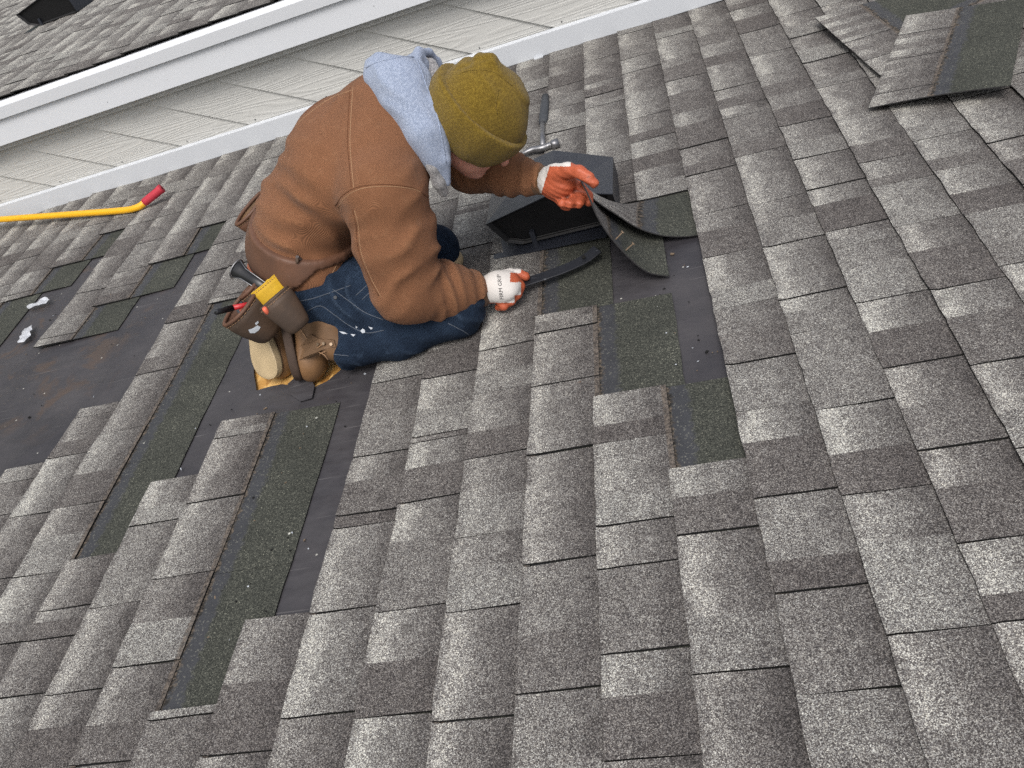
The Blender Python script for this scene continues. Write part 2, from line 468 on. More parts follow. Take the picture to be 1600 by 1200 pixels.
M['hood'] = mat_knit('heather_grey_blue_fleece', (0.27, 0.32, 0.43), 900, 0.12, (0.34, 0.39, 0.50), amp=0.0)
M['fleece'] = mat_knit('grey_pile_lining', (0.34, 0.33, 0.33), 700, 0.3, (0.17, 0.165, 0.17), amp=0.1)
M['beanie'] = mat_knit('olive_mustard_knit', (0.155, 0.098, 0.011), 2 * math.pi / 0.0036, 0.12, (0.20, 0.132, 0.017), rot=(0.2, 0.5, 0.3), amp=0.35)
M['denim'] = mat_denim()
M['skin'] = mat_simple('skin', (0.50, 0.24, 0.18), 0.5, 0.35, 0, 0.12, 25, 0.2)
M['skin'].node_tree.nodes['Principled BSDF'].inputs['Subsurface Weight'].default_value = 0.08
M['hair'] = mat_simple('short_brown_hair', (0.05, 0.03, 0.02), 0.7)
M['gwhite'] = mat_simple('white_glove_knit', (0.66, 0.63, 0.60), 0.85, 0.15, 0, 0.12, 30, 0.5, 0.001, 0.35, (0.33, 0.26, 0.21))
M['gorange'] = mat_simple('orange_latex', (0.46, 0.105, 0.048), 0.5, 0.4, 0, 0.25, 45, 0.7, 0.0018, 0.7, (0.14, 0.035, 0.02))
_g = M['gorange'].node_tree; _p = _g.nodes['Principled BSDF']; _l = _p.inputs['Base Color'].links[0].from_socket
_geo = _g.nodes.new('ShaderNodeNewGeometry'); _mr = _g.nodes.new('ShaderNodeMapRange'); _mr.inputs[1].default_value = 0.50; _mr.inputs[2].default_value = 0.43
_mx = _g.nodes.new('ShaderNodeMix'); _mx.data_type = 'RGBA'; _mx.inputs[7].default_value = (0.055, 0.018, 0.012, 1)   # darker brown towards the creases
_g.links.new(_geo.outputs['Pointiness'], _mr.inputs[0]); _g.links.new(_mr.outputs[0], _mx.inputs[0]); _g.links.new(_l, _mx.inputs[6]); _g.links.new(_mx.outputs[2], _p.inputs['Base Color'])
M['leather'] = mat_leather('brown_saddle_leather', (0.135, 0.066, 0.040), (0.085, 0.045, 0.03))
M['leather2'] = mat_leather('dark_worn_leather', (0.085, 0.052, 0.033), (0.035, 0.027, 0.023))
M['leatherred'] = mat_leather('red_brown_leather', (0.26, 0.085, 0.045), (0.12, 0.045, 0.03))
M['tan'] = mat_leather('tan_boot_leather', (0.215, 0.115, 0.052), (0.085, 0.055, 0.035), 30)
M['crepe'] = mat_leather('cream_crepe_sole', (0.52, 0.40, 0.24), (0.40, 0.29, 0.16), 16, 0.35)
M['soledark'] = mat_simple('brown_rubber_sole', (0.058, 0.038, 0.028), 0.75, 0.3, 0, 0.3, 60)
M['stitch'] = mat_simple('tan_thread', (0.34, 0.20, 0.11), 0.8)
M['dstitch'] = mat_simple('dark_seam_thread', (0.13, 0.052, 0.022), 0.9)
M['jstitch'] = mat_simple('jeans_thread', (0.085, 0.10, 0.125), 0.8)
M['wpaint'] = mat_simple('dried_white_paint', (0.50, 0.53, 0.57), 0.7, 0.2)
M['yfab'] = mat_leather('yellow_worn_leather', (0.72, 0.44, 0.02), (0.42, 0.25, 0.02), 40, 0.5)
M['black'] = mat_simple('black_plastic', (0.012, 0.012, 0.014), 0.35, 0.5)
M['redpl'] = mat_simple('red_plastic', (0.48, 0.02, 0.025), 0.4, 0.5)
M['coral'] = mat_simple('coral_plastic', (0.75, 0.16, 0.09), 0.45, 0.4)
M['plast'] = mat_simple('clear_torn_film', (0.62, 0.64, 0.68), 0.25, 0.6, 0, 0.2, 30, 0.8, 0.004)
M['plast'].node_tree.nodes['Principled BSDF'].inputs['Alpha'].default_value = 0.8
M['ink'] = mat_simple('black_ink', (0.03, 0.028, 0.03), 0.8)
M['twig'] = mat_simple('dry_twig', (0.16, 0.09, 0.055), 0.8)
M['lawn'] = mat_simple('lawn', (0.055, 0.075, 0.03), 0.95, 0.1, 0, 0.3, 3)
M['nail'] = mat_simple('rusty_nail', (0.30, 0.22, 0.15), 0.5, 0.5, 0.6)

# ------------------------------------------------------------------ the setting: lawn, roof, wall, upper roof
E_ = 0.146                       # course exposure
H0 = 2.38                        # shingle height in exposures
G_ = 0.0048                      # rise per course


def ztop(s):
    return G_ * (H0 - s) + 0.0048


lw = bpy.data.objects.new('lawn', py_mesh('lawn', [(-400, -400, -6.5), (400, -400, -6.5), (400, 400, -6.5), (-400, 400, -6.5)], [(0, 1, 2, 3)]))
COL.objects.link(lw); lw.data.materials.append(M['lawn']); setp(lw, kind='structure')  # unseen ground far below, added for bounce light

MEAS = {-24: [1.8], -23: [1.588, 1.8], -22: [1.368, 1.595], -21: [1.42, 1.66], -20: [1.535, 1.74, 1.94], -19: [1.74, 1.93], -18: [0.812, 1.102, 1.352, 1.61, 1.86],
        -17: [1.19, 1.4, 1.61, 1.83], -16: [1.4, 1.61, 1.88], -15: [-.32, -0.112, 0.107], -14: [-0.52, -0.33, -0.112, 0.169, 0.434, 0.695, 0.98, 1.188, 1.39, 1.62],
        -13: [-0.66, -0.524, -0.446], -12: [-0.67, -0.461, -0.23], -11: [-0.83, -0.629, -0.412, -0.189, 0.03], -10: [-1.0, -0.757], -9: [-1.05, -0.84, -0.561],
        -8: [-0.785, -0.569, -0.356, -0.322, -0.142, 0.121, .36, .58, .8, 1.03], -7: [-0.8, -0.589, -0.314, -0.133, -0.114, 0.092, 0.28, 0.455, 0.685, 0.9, 0.954, 1.2],
        -6: [-0.822, -0.613, -0.441, -0.222, -0.009, 0.157, 0.416, .6, .83, 1.05, 1.3, 1.537, 1.779, 2.036], -5: [-0.79, -0.533, -0.25, -0.027, 0.173, 1.1, 1.325, 1.524, 1.729, 1.947],
        -4: [-0.917, -0.739, -0.57, -0.473, -0.257, 0.976, 1.169, 1.44, 1.536, 1.656, 1.887],
        -3: [-0.99, -0.795, -0.522, 0.875, 1.076, 1.249, 1.453, 1.649, 1.791, 2.067],
        -2: [-0.847, -0.668, -0.464, -0.239, -0.09, 0.114, 0.334, 0.543, 0.764, 0.939, 1.192, 1.462, 1.662, 1.893],
        -1: [-0.98, -0.767, -0.489, -0.273, -0.033, 0.095, 0.319, 0.523, 0.791, 1.052, 1.133, 1.28, 1.488, 1.689, 1.898],
        0: [-0.92, -0.767, -0.622, -0.417, -0.194, 0.022, 0.238, 0.318, 0.526, 0.692, 0.903, 1.121, 1.3, 1.477, 1.702, 1.964],
        1: [-.66, -0.451, -0.233, 0.007, 0.267, 0.463, 0.592, 0.866, 1.093, 1.306, 1.537, 1.756],
        2: [-.2, 0.041, 0.255, 0.469, 0.641, .86, 1.07, 1.28, 1.48, 1.655, 1.731], 3: [0.1, .32, 0.54, .8, 1.02, 1.3]}
MISSING = {-9: (-0.55, 0.55), -10: (-0.737, 0.60), -11: (0.10, 0.70), -12: (-0.085, 0.745), -13: (-0.30, 0.75), -15: (0.325, 1.385),
           -16: (0.106, 1.19), -17: (0.02, 0.966), -18: (-0.1, 0.765), -19: (-0.2, 1.61), -20: (-0.3, 1.40), -21: (-0.3, 1.21), -22: (-0.3, 0.80), -23: (-.3, .5),
           -5: (0.25, 0.64), -4: (-0.105, 0.715), -3: (-0.357, 0.70)}
YMIN, YMAX = -1.42, 2.125
R1 = random.Random(3)


def tabs_of(c, ymin, ymax, meas, avg=0.2):
    js = sorted(meas.get(c, []))
    js = [y for y in js if ymin + 0.05 < y < ymax - 0.03]
    out = [ymin]
    for y in js + [ymax]:
        while y - out[-1] > 0.37:
            out.append(out[-1] + R1.uniform(0.13, min(0.30, y - out[-1] - 0.1)))
        out.append(y)
    return [(a, b) for a, b in zip(out, out[1:]) if b - a > 0.004]


def cut(segs, miss):
    if miss is None: return segs
    a0, a1 = miss; r = []
    for a, b in segs:
        if b <= a0 or a >= a1: r.append((a, b)); continue
        if a < a0: r.append((a, a0))
        if b > a1: r.append((a1, b))
    return [(a, b) for a, b in r if b - a > 0.012]


def und(x, y):
    """gentle unevenness of the whole roof"""
    return 0.0022 * math.sin(x * 7.1 + y * 2.3) + 0.0016 * math.sin(x * 3.3 - y * 6.7 + 1.2)


def tab_mesh(c, y0, y1, zoff, prev_lo=False, s1=1.10, coarse=False, wavy=1.0):
    """one exposed shingle tab: top, butt and end edges; uv.x = position in exposures, blk = granule blend"""
    gap = 0.0017
    ya, yb = y0 + gap, y1 - gap
    L = yb - ya
    k = 1 if coarse else max(1, int(L / 0.05))
    ys = list(np.linspace(ya, yb, k + 1))
    r = R1.random()
    ym = ya + L * R1.uniform(0.28, 0.62) if r < 0.78 else ya - 1
    if ya < ym < yb and L > 0.05: ys = sorted([y for y in ys if abs(y - ym) > 0.012] + [ym])
    th = 0.0050
    lam = R1.choice([0, 0, 0.0009, 0.0016])
    tilt = R1.uniform(-0.0006, 0.0006)
    ss = [0.0, 0.10, 0.32, 0.55, 0.80, s1] if not coarse else [0.0, s1]
    v, f, uv, bl = [], [], [], []
    A = (R1.uniform(0.5, 1.0), R1.uniform(0.65, 1.0), R1.uniform(0.35, 0.75))
    if R1.random() < 0.12: A = (R1.uniform(0, .3), R1.uniform(0.4, .7), R1.uniform(0.35, 0.8))
    B = (R1.uniform(0.0, 0.3), R1.uniform(0.15, 0.5), R1.choice([R1.uniform(0.0, 0.4), R1.uniform(0.45, 0.95)]))
    n = len(ss)
    sk = R1.uniform(-0.0025, 0.0025)
    for i, y in enumerate(ys):
        for j, s in enumerate(ss):
            x = (c + s) * E_
            yy = y + (sk * (s - .5) + (0.0007 * math.sin(s * 23 + y * 91 + c) if not coarse else 0) if (i in (0, len(ys) - 1)) else 0)
            if j == 0: x += wavy * (0.0011 * math.sin(y * 61 + c) + 0.0008 * math.sin(y * 143 + 2 * c))
            lift = 0
            if j == 0: lift = wavy * max(0, 0.0022 * math.sin(y * 9.3 + c * 1.7) + 0.0012 * math.sin(y * 31 + c))
            v.append((x, yy, ztop(s) + zoff + lam + tilt * (i - 1) + lift + und(x, y)))
    m = len(v); nr = len(ys)
    def q(i, j): return i * n + j
    for i in range(nr - 1):
        blk = A if (ys[i] + ys[i + 1]) / 2 > ym else B
        for j in range(n - 1):
            f.append((q(i, j), q(i, j + 1), q(i + 1, j + 1), q(i + 1, j))); bl.append(blk)
    ntop = len(f)
    # skirts
    ring = [q(i, 0) for i in range(nr)]
    lo = {}
    def low(a):
        if a not in lo: lo[a] = len(v); x, y, z = v[a]; v.append((x, y, z - th))
        return lo[a]
    for i in range(nr - 1):
        a, b = q(i, 0), q(i + 1, 0); f.append((a, b, low(b), low(a))); bl.append((0, 1, 0))
    for i in (0, nr - 1):
        for j in range(n - 1):
            a, b = q(i, j), q(i, j + 1)
            f.append((b, a, low(a), low(b)) if i == 0 else (a, b, low(b), low(a))); bl.append((0, 1, 0))
    for i in range(nr - 1):
        a, b = q(i, n - 1), q(i + 1, n - 1); f.append((b, a, low(a), low(b))); bl.append((0, 1, 0))
    S = {}
    for i in range(nr):
        for j in range(n): S[q(i, j)] = (ss[j], ys[i])
    for a, b in lo.items(): S[b] = S[a]
    return v, f, S, bl, ntop


def finish_tab(v, f, S, bl, ntop, name='shingle', mats=None):
    me = bpy.data.meshes.new(name); me.from_pydata(v, [], f)
    me.uv_layers.new(name='UVMap'); me.color_attributes.new('blk', 'FLOAT_COLOR', 'CORNER')
    li = 0; uvs = []; cs = []; mi = []
    for k, ff in enumerate(f):
        for a in ff: uvs += list(S[a]); cs += [*bl[k], 1.0]
        mi.append(0 if k < ntop else 1)
    me.uv_layers['UVMap'].data.foreach_set('uv', uvs); me.color_attributes['blk'].data.foreach_set('color', cs)
    me.update(); return me, mi


def in_view(x, y, z=0.0, m=60):
    q = (np.array([x, y, z]) - CAM) @ RC.T
    if q[2] < 0.2: return False, 0
    px = 800 + F_PX * q[0] / q[2]; py = 600 + F_PX * q[1] / q[2]
    return (-m < px < 1600 + m and -m < py < 1200 + m), 1 / q[2] ** 2


def shingle_field(parent, courses, ymin, ymax, meas, missing, zoff, mat, limit, coarse_far=False, avg=.2):
    recs = []
    for c in courses:
        for (a, b) in cut(tabs_of(c, ymin, ymax, meas, avg), missing.get(c)):
            x = (c + .5) * E_
            vis, w = in_view(x, (a + b) / 2, zoff)
            if not vis:
                vis = in_view(x, a, zoff)[0] or in_view(x, b, zoff)[0]
            d = np.array([x, (a + b) / 2, zoff]) - CAM; dd = np.linalg.norm(d)
            area = (b - a) * w * abs(d[2]) / dd if vis else 0
            recs.append((area, c, a, b))
    order = sorted(range(len(recs)), key=lambda i: -recs[i][0])
    solo = set(i for i in order[:limit] if recs[i][0] > 0)
    rest = [[], [], {}, [], 0]; restf = []
    Vr, Fr, Sr, Br, Mr = [], [], {}, [], []
    for i, (ar, c, a, b) in enumerate(recs):
        T = tab_mesh(c, a, b, zoff, coarse=(ar == 0 or coarse_far), wavy=1.0)
        if i in solo:
            me, mi = finish_tab(*T)
            me.materials.append(mat); me.materials.append(M['gapdark'])
            me.polygons.foreach_set('material_index', mi)
            o = bpy.data.objects.new('shingle', me); COL.objects.link(o); o.parent = parent
        else:
            v, f, S, bl, nt = T; off = len(Vr)
            Vr += v; Fr += [tuple(off + q for q in ff) for ff in f]; Br += bl; Mr += [0] * nt + [1] * (len(f) - nt)
            for q, s in S.items(): Sr[off + q] = s
    if Vr:
        me, _ = finish_tab(Vr, Fr, Sr, Br, len(Fr), 'shingle_rest')
        me.materials.append(mat); me.materials.append(M['gapdark']); me.polygons.foreach_set('material_index', Mr)
        o = bpy.data.objects.new('outer_shingle_field', me); COL.objects.link(o); o.parent = parent; o['kind'] = 'stuff'
    return len(solo), len(recs)


roof = empty('roof', kind='structure')
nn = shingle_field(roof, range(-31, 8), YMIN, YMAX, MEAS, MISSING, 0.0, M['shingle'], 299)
print('SHINGLES', nn)


def headlap_mesh(c, y0, y1, s0=1.0, s1=H0, dz=0.0, ripple=1.0):
    ys = np.linspace(y0, y1, max(2, int((y1 - y0) / 0.06) + 1)); ss = [s0, 1.25, 1.6, 2.0, s1]
    v, f, S, bl = [], [], {}, []
    n = len(ss)
    for i, y in enumerate(ys):
        for j, s in enumerate(ss):
            x = (c + s) * E_
            if j == n - 1: x += ripple * (0.0012 * math.sin(y * 47 + c) + 0.0009 * math.sin(y * 117))
            z = (G_ - 0.0002) * (H0 - s) + 0.0024 + und(x, y) + dz
            v.append((x, y, z)); S[len(v) - 1] = (s, y)
    nt = 0
    for i in range(len(ys) - 1):
        for j in range(n - 1):
            f.append((i * n + j, i * n + j + 1, (i + 1) * n + j + 1, (i + 1) * n + j)); bl.append((0, 0, 0.5)); nt += 1
    off = len(v); B = [(x, y, z - 0.0022) for x, y, z in v]; v += B
    for k in range(off): S[off + k] = S[k]
    nr = len(ys)
    bd = [i * n for i in range(nr)], [i * n + n - 1 for i in range(nr)], [j for j in range(n)], [(nr - 1) * n + j for j in range(n)]
    for kk, L in enumerate(bd):
        for a, b in zip(L, L[1:]):
            f.append((a, b, off + b, off + a) if kk in (0, 3) else (b, a, off + a, off + b)); bl.append((0, 1, 0))
    return v, f, S, bl, nt


def add_headlap(c, a, b, **k):
    me, mi = finish_tab(*headlap_mesh(c, a, b, **k), name='shingle_headlap')
    me.materials.append(M['headlap']); me.materials.append(M['gapdark']); me.polygons.foreach_set('material_index', mi)
    o = bpy.data.objects.new('shingle_headlap', me); COL.objects.link(o); o.parent = roof; return o


for c in range(-32, 8):
    mm = MISSING.get(c)
    if c == -5: segs = [(YMIN, 0.242), (0.645, YMAX)]
    elif c == -4: segs = [(YMIN, -0.112), (0.72, YMAX)]
    elif mm: segs = [(YMIN, mm[0] - 0.006), (mm[1] + 0.004, YMAX)]
    else: segs = [(YMIN, YMAX)]
    for a, b in segs:
        # visible bays are split where the photograph shows a butt joint between sheets
        cuts = {-14: [0.02, 0.47], -22: [1.003], -11: [-0.42]}.get(c, [])
        ys = [a] + [q for q in cuts if a < q < b] + [b]
        for p_, q_ in zip(ys, ys[1:]): add_headlap(c, p_ + 0.0005, q_ - 0.0005)

# deck of strand board and the felt over it, torn open under the boots
dk = MB()
for i, x0 in enumerate(np.arange(-4.9, 1.2, 1.22)):
    dk.box((x0 + 0.0015, -1.5, -0.019), (x0 + 1.2185, 2.16, -0.0065))
link('roof_deck', dk.mesh('roof_deck'), M['osb'], roof)
hole_px = [(402, 613), (420, 607), (441, 602), (452, 603), (462, 611), (474, 614), (486, 611), (498, 603), (512, 597), (524, 586), (534, 577), (545, 561), (556, 548), (560, 530),
           (530, 520), (480, 515), (430, 525), (405, 545), (398, 580)]
hole = [PH(x, y, 0)[:2] for x, y in hole_px]


def felt_mesh():
    bm = bmesh.new(); bx0, bx1, by0, by1 = -4.7, 1.1, -1.48, 2.15
    nx, ny = 60, 40
    # inner patch with the hole, framed by a grid
    px0, px1, py0, py1 = -1.75, -1.15, 0.05, 0.70
    xs = sorted(set(list(np.linspace(bx0, bx1, nx)) + [px0, px1])); ys = sorted(set(list(np.linspace(by0, by1, ny)) + [py0, py1]))
    V = {}
    def vert(x, y):
        k = (round(x, 5), round(y, 5))
        if k not in V: V[k] = bm.verts.new((x, y, 0))
        return V[k]
    for x0, x1 in zip(xs, xs[1:]):
        for y0, y1 in zip(ys, ys[1:]):
            if x0 >= px0 - 1e-6 and x1 <= px1 + 1e-6 and y0 >= py0 - 1e-6 and y1 <= py1 + 1e-6: continue
            bm.faces.new([vert(x0, y0), vert(x1, y0), vert(x1, y1), vert(x0, y1)])
    be = [e for e in bm.edges if len(e.link_faces) == 1 and px0 - 1e-4 <= min(v.co.x for v in e.verts) and max(v.co.x for v in e.verts) <= px1 + 1e-4
          and py0 - 1e-4 <= min(v.co.y for v in e.verts) and max(v.co.y for v in e.verts) <= py1 + 1e-4]
    hv = []
    H = list(hole) + [hole[0]]
    rr = random.Random(5)
    for a, b in zip(H, H[1:]):
        for t in (0, 0.33, 0.66):
            q = np.array(a) * (1 - t) + np.array(b) * t
            hv.append(bm.verts.new((q[0] + rr.uniform(-.0015, .0015), q[1] + rr.uniform(-.0015, .0015), 0)))
    he = [bm.edges.new((a, b)) for a, b in zip(hv, hv[1:] + hv[:1])]
    bmesh.ops.triangle_fill(bm, use_beauty=True, edges=be + he)
    for f in [f for f in bm.faces if all(v in hv for v in f.verts)]:
        c = f.calc_center_median()
        # keep only faces outside the hole
        inside = False; j = len(hole) - 1
        for i in range(len(hole)):
            xi, yi = hole[i]; xj, yj = hole[j]
            if ((yi > c.y) != (yj > c.y)) and (c.x < (xj - xi) * (c.y - yi) / (yj - yi) + xi): inside = not inside
            j = i
        if inside: bm.faces.remove(f)
    for v in bm.verts: v.co.z = und(v.co.x, v.co.y) - 0.0015
    for v in hv: v.co.z += 0.004
    bmesh.ops.recalc_face_normals(bm, faces=bm.faces)
    me = bpy.data.meshes.new('underlayment'); bm.to_mesh(me); bm.free(); return me


o = link('underlayment', felt_mesh(), M['felt'], roof)
o.modifiers.new('t', 'SOLIDIFY').thickness = -0.0015
# curled torn tongue of felt between the two bare patches
tg = MB()
tp = [PH(450, 600, 0.004), PH(462, 590, 0.012), PH(484, 588, 0.014), PH(492, 604, 0.010), PH(488, 622, 0.008), PH(470, 628, 0.006), PH(454, 617, 0.008)]
tg.prism([tuple(q) for q in tp], (0, 0, 0.002))
tb = MB(); 
link('underlayment_flap', tg.mesh('underlayment_flap'), M['felt'], roof)

# siding wall of the neighbouring bay
YW = 2.15
wall = empty('wall', kind='structure')
SA, CA = math.sin(PITCH), math.cos(PITCH)


def wz(x, hh):      # roof-frame z of world height hh at roof-frame x
    return (hh - x * SA) / CA


wb = MB(); wb.box((-6.5, YW + 0.012, -0.3), (1.6, YW + 0.10, 0.50)); link('sheathing', wb.mesh('sheathing'), M['siding'], wall)
for k in range(-16, 9):
    h0 = -0.9453 + 0.1765 * k; h1 = h0 + 0.1765 + 0.015
    # clip the plank to the strip -0.02 < z < 0.53 above the roof line
    def xat(h, z): return (h - z * CA) / SA
    pts = [(xat(h0, 0.50), h0), (xat(h0, -0.05), h0), (xat(h1, -0.05), h1), (xat(h1, 0.50), h1)]
    if pts[1][0] < -6.3 or pts[0][0] > 1.5: continue
    P = []
    for x, hh in pts:
        fr = (hh - h0) / (h1 - h0)
        x = max(-6.4, min(1.5, x))
        P.append((x, YW - 0.012 + 0.011 * fr, wz(x, hh)))
    mb = MB(); mb.prism(P, (0, 0.008, 0)); me = mb.mesh('siding_plank')
    link('siding_plank', me, M['siding'], wall)
for k in range(14):      # nail heads near the lower ends of the planks
    h0 = -0.9453 + 0.1765 * (k - 9)
    x = (h0 + 0.03 - 0.12 * CA) / SA
    mb = MB(); mb.tube([(x, YW - 0.0115, wz(x, h0 + 0.03)), (x, YW - 0.0145, wz(x, h0 + 0.03))], 0.0025, 8)
    link('nail_head', mb.mesh('nail_head'), M['greyrub'], wall)
sk = MB(); sk.prism([(-6.4, YW - 0.030, 0.012), (-6.4, YW - 0.030, 0.100), (-6.4, YW - 0.012, 0.106), (-6.4, YW - 0.012, 0.012)], (8.0, 0, 0))
link('skirt_trim', bevel(sk.mesh('skirt_trim'), 0.003), M['white2'], wall)
for x in (-0.80,):
    mb = MB(); mb.box((x, YW - 0.045, 0.012), (x + 0.04, YW - 0.031, 0.0165)); link('flashing_tab', mb.mesh('flashing_tab'), M['white2'], wall)

upper = empty('upper_roof', kind='structure')
UZ = 0.569
YR = 2.045
ud = MB(); ud.box((-9.5, YR + 0.03, UZ - 0.04), (1.7, 9.5, UZ - 0.0125)); link('roof_deck', ud.mesh('roof_deck'), M['gapdark'], upper)
nn = shingle_field(upper, range(-62, 8), YR + 0.012, 8.6, {}, {}, UZ - 0.008, M['shingle_far'], 290)
print('UPPER', nn)
fb = MB(); fb.prism([(-3.45, YR + 0.020, UZ - 0.191), (-3.45, YR + 0.020, UZ - 0.075), (-3.45, YR + 0.045, UZ - 0.075), (-3.45, YR + 0.045, UZ - 0.191)], (5.0, 0, 0))
link('rake_fascia', bevel(fb.mesh('rake_fascia'), 0.002), M['white'], upper)
db = MB(); db.prism([(-3.6, YR + 0.004, UZ - 0.079), (-3.6, YR + 0.000, UZ - 0.030), (-3.6, YR + 0.012, UZ - 0.010), (-3.6, YR + 0.05, UZ - 0.010), (-3.6, YR + 0.05, UZ - 0.079)], (5.2, 0, 0))
link('drip_edge', db.mesh('drip_edge'), M['white'], upper)
sf = MB(); sf.box((-3.45, YR + 0.045, UZ - 0.185), (1.6, YW + 0.012, UZ - 0.165))
sf.box((-3.62, YR + 0.035, UZ - 0.215), (-3.36, YW + 0.012, UZ - 0.194))
link('soffit', sf.mesh('soffit'), M['white'], upper)
ff = MB(); ff.box((-3.44, YW - 0.036, UZ - 0.222), (1.6, YW - 0.012, UZ - 0.186)); link('frieze_strip', ff.mesh('frieze_strip'), M['siding'], upper)

# ------------------------------------------------------------------ roof vents
def make_vent(loc, label):
    t = empty('roof_vent', loc, label=label, cat='roof vent', group='black slant-sided roof vents')
    ox, oy, oz = loc
    q = lambda X, Y, z: (ox + (X + 5.0) * E_, oy + Y - 0.60, oz + z)
    # flange
    mb = MB(); mb.prism([q(-5.95, 0.575, .0165), q(-3.65, 0.545, .0165), q(-3.45, 0.93, .0165), q(-6.05, 0.95, .0165)], (0, 0, 0.003))
    link('flange', mb.mesh('flange'), M['vent'], t)
    # throat
    mb = MB(); mb.prism([q(-5.28, 0.66, .009), q(-3.60, 0.66, .009), q(-3.60, 0.90, .009), q(-5.28, 0.90, .009)], (0, 0, 0.05)); link('throat', mb.mesh('throat'), M['ventshade'], t)
    F = [q(-5.87, .60, .121), q(-4.40, .60, .163), q(-3.36, .60, .112), q(-3.33, .60, .026), q(-5.32, .60, .030), q(-5.62, .60, .050)]
    Bk = [q(-6.02, .885, .070), q(-4.47, .885, .152), q(-3.34, .895, .074), q(-3.34, .895, .014), q(-5.30, .885, .014), q(-5.80, .885, .030)]
    mid = [q(-4.92, .90, .136)]
    v = F + Bk + mid
    # outer shell: slant, top, side walls, back; the near face stays open
    f = [(0, 12, 6), (0, 1, 12), (1, 7, 12), (1, 2, 8, 7), (2, 3, 9, 8), (5, 0, 6, 11), (4, 5, 11, 10), (6, 12, 7, 8, 9, 10, 11)]
    me = py_mesh('hood', v, f); bm = bmesh.new(); bm.from_mesh(me); bmesh.ops.recalc_face_normals(bm, faces=bm.faces); bm.to_mesh(me); bm.free()
    h = link('hood', me, M['vent'], t)
    sm = h.modifiers.new('s', 'SOLIDIFY'); sm.thickness = 0.0035; sm.offset = -1
    # rim and solid panel painted near-black as shade in the opening, two pressed ribs
    c = np.mean(np.array(F), axis=0)
    rim = [tuple(np.array(a) * 0.95 + c * 0.05 + np.array([0, 0.006, 0])) for a in F]
    mb = MB(); fo = [tuple(np.array(a) + np.array([0, -.0012, 0])) for a in F]; fi = [tuple(np.array(a) * 0.91 + c * 0.09 + np.array([0, .004, 0])) for a in F]
    mb.add(fo + fi, [(i, (i + 1) % 6, 6 + (i + 1) % 6, 6 + i) for i in range(6)]); link('rim', mb.mesh('rim'), M['ventshade'], t)
    ins = [tuple(np.array(a) * 0.93 + c * 0.07 + np.array([0, 0.012, 0])) for a in F]
    mb = MB(); mb.add(ins, [tuple(range(6))]); mb.tube(ins + ins[:1], 0.0025, 6)
    link('shade_panel', mb.mesh('shade_panel'), M['ventshade'], t)
    for z0, z1, xa, xb in ((.052, .112, -5.30, -3.75), (.036, .050, -5.0, -3.6)):
        mb = MB(); mb.tube([q(xa, .618, z0), q(xb, .618, z1)], 0.0018, 6); link('rib', mb.mesh('rib'), M['vent'], t)
    mb = MB(); mb.box(q(-5.12, .598, .008), q(-5.02, .64, .062)); link('bracket', mb.mesh('bracket'), M['vent'], t)
    return t


make_vent((-5.0 * E_, 0.60, 0.0), 'black roof vent beside the kneeling worker, its flange under the lifted shingles')
make_vent((-25.75 * E_, 3.58, UZ - 0.012), 'small black roof vent standing on the far upper roof in the top left corner')
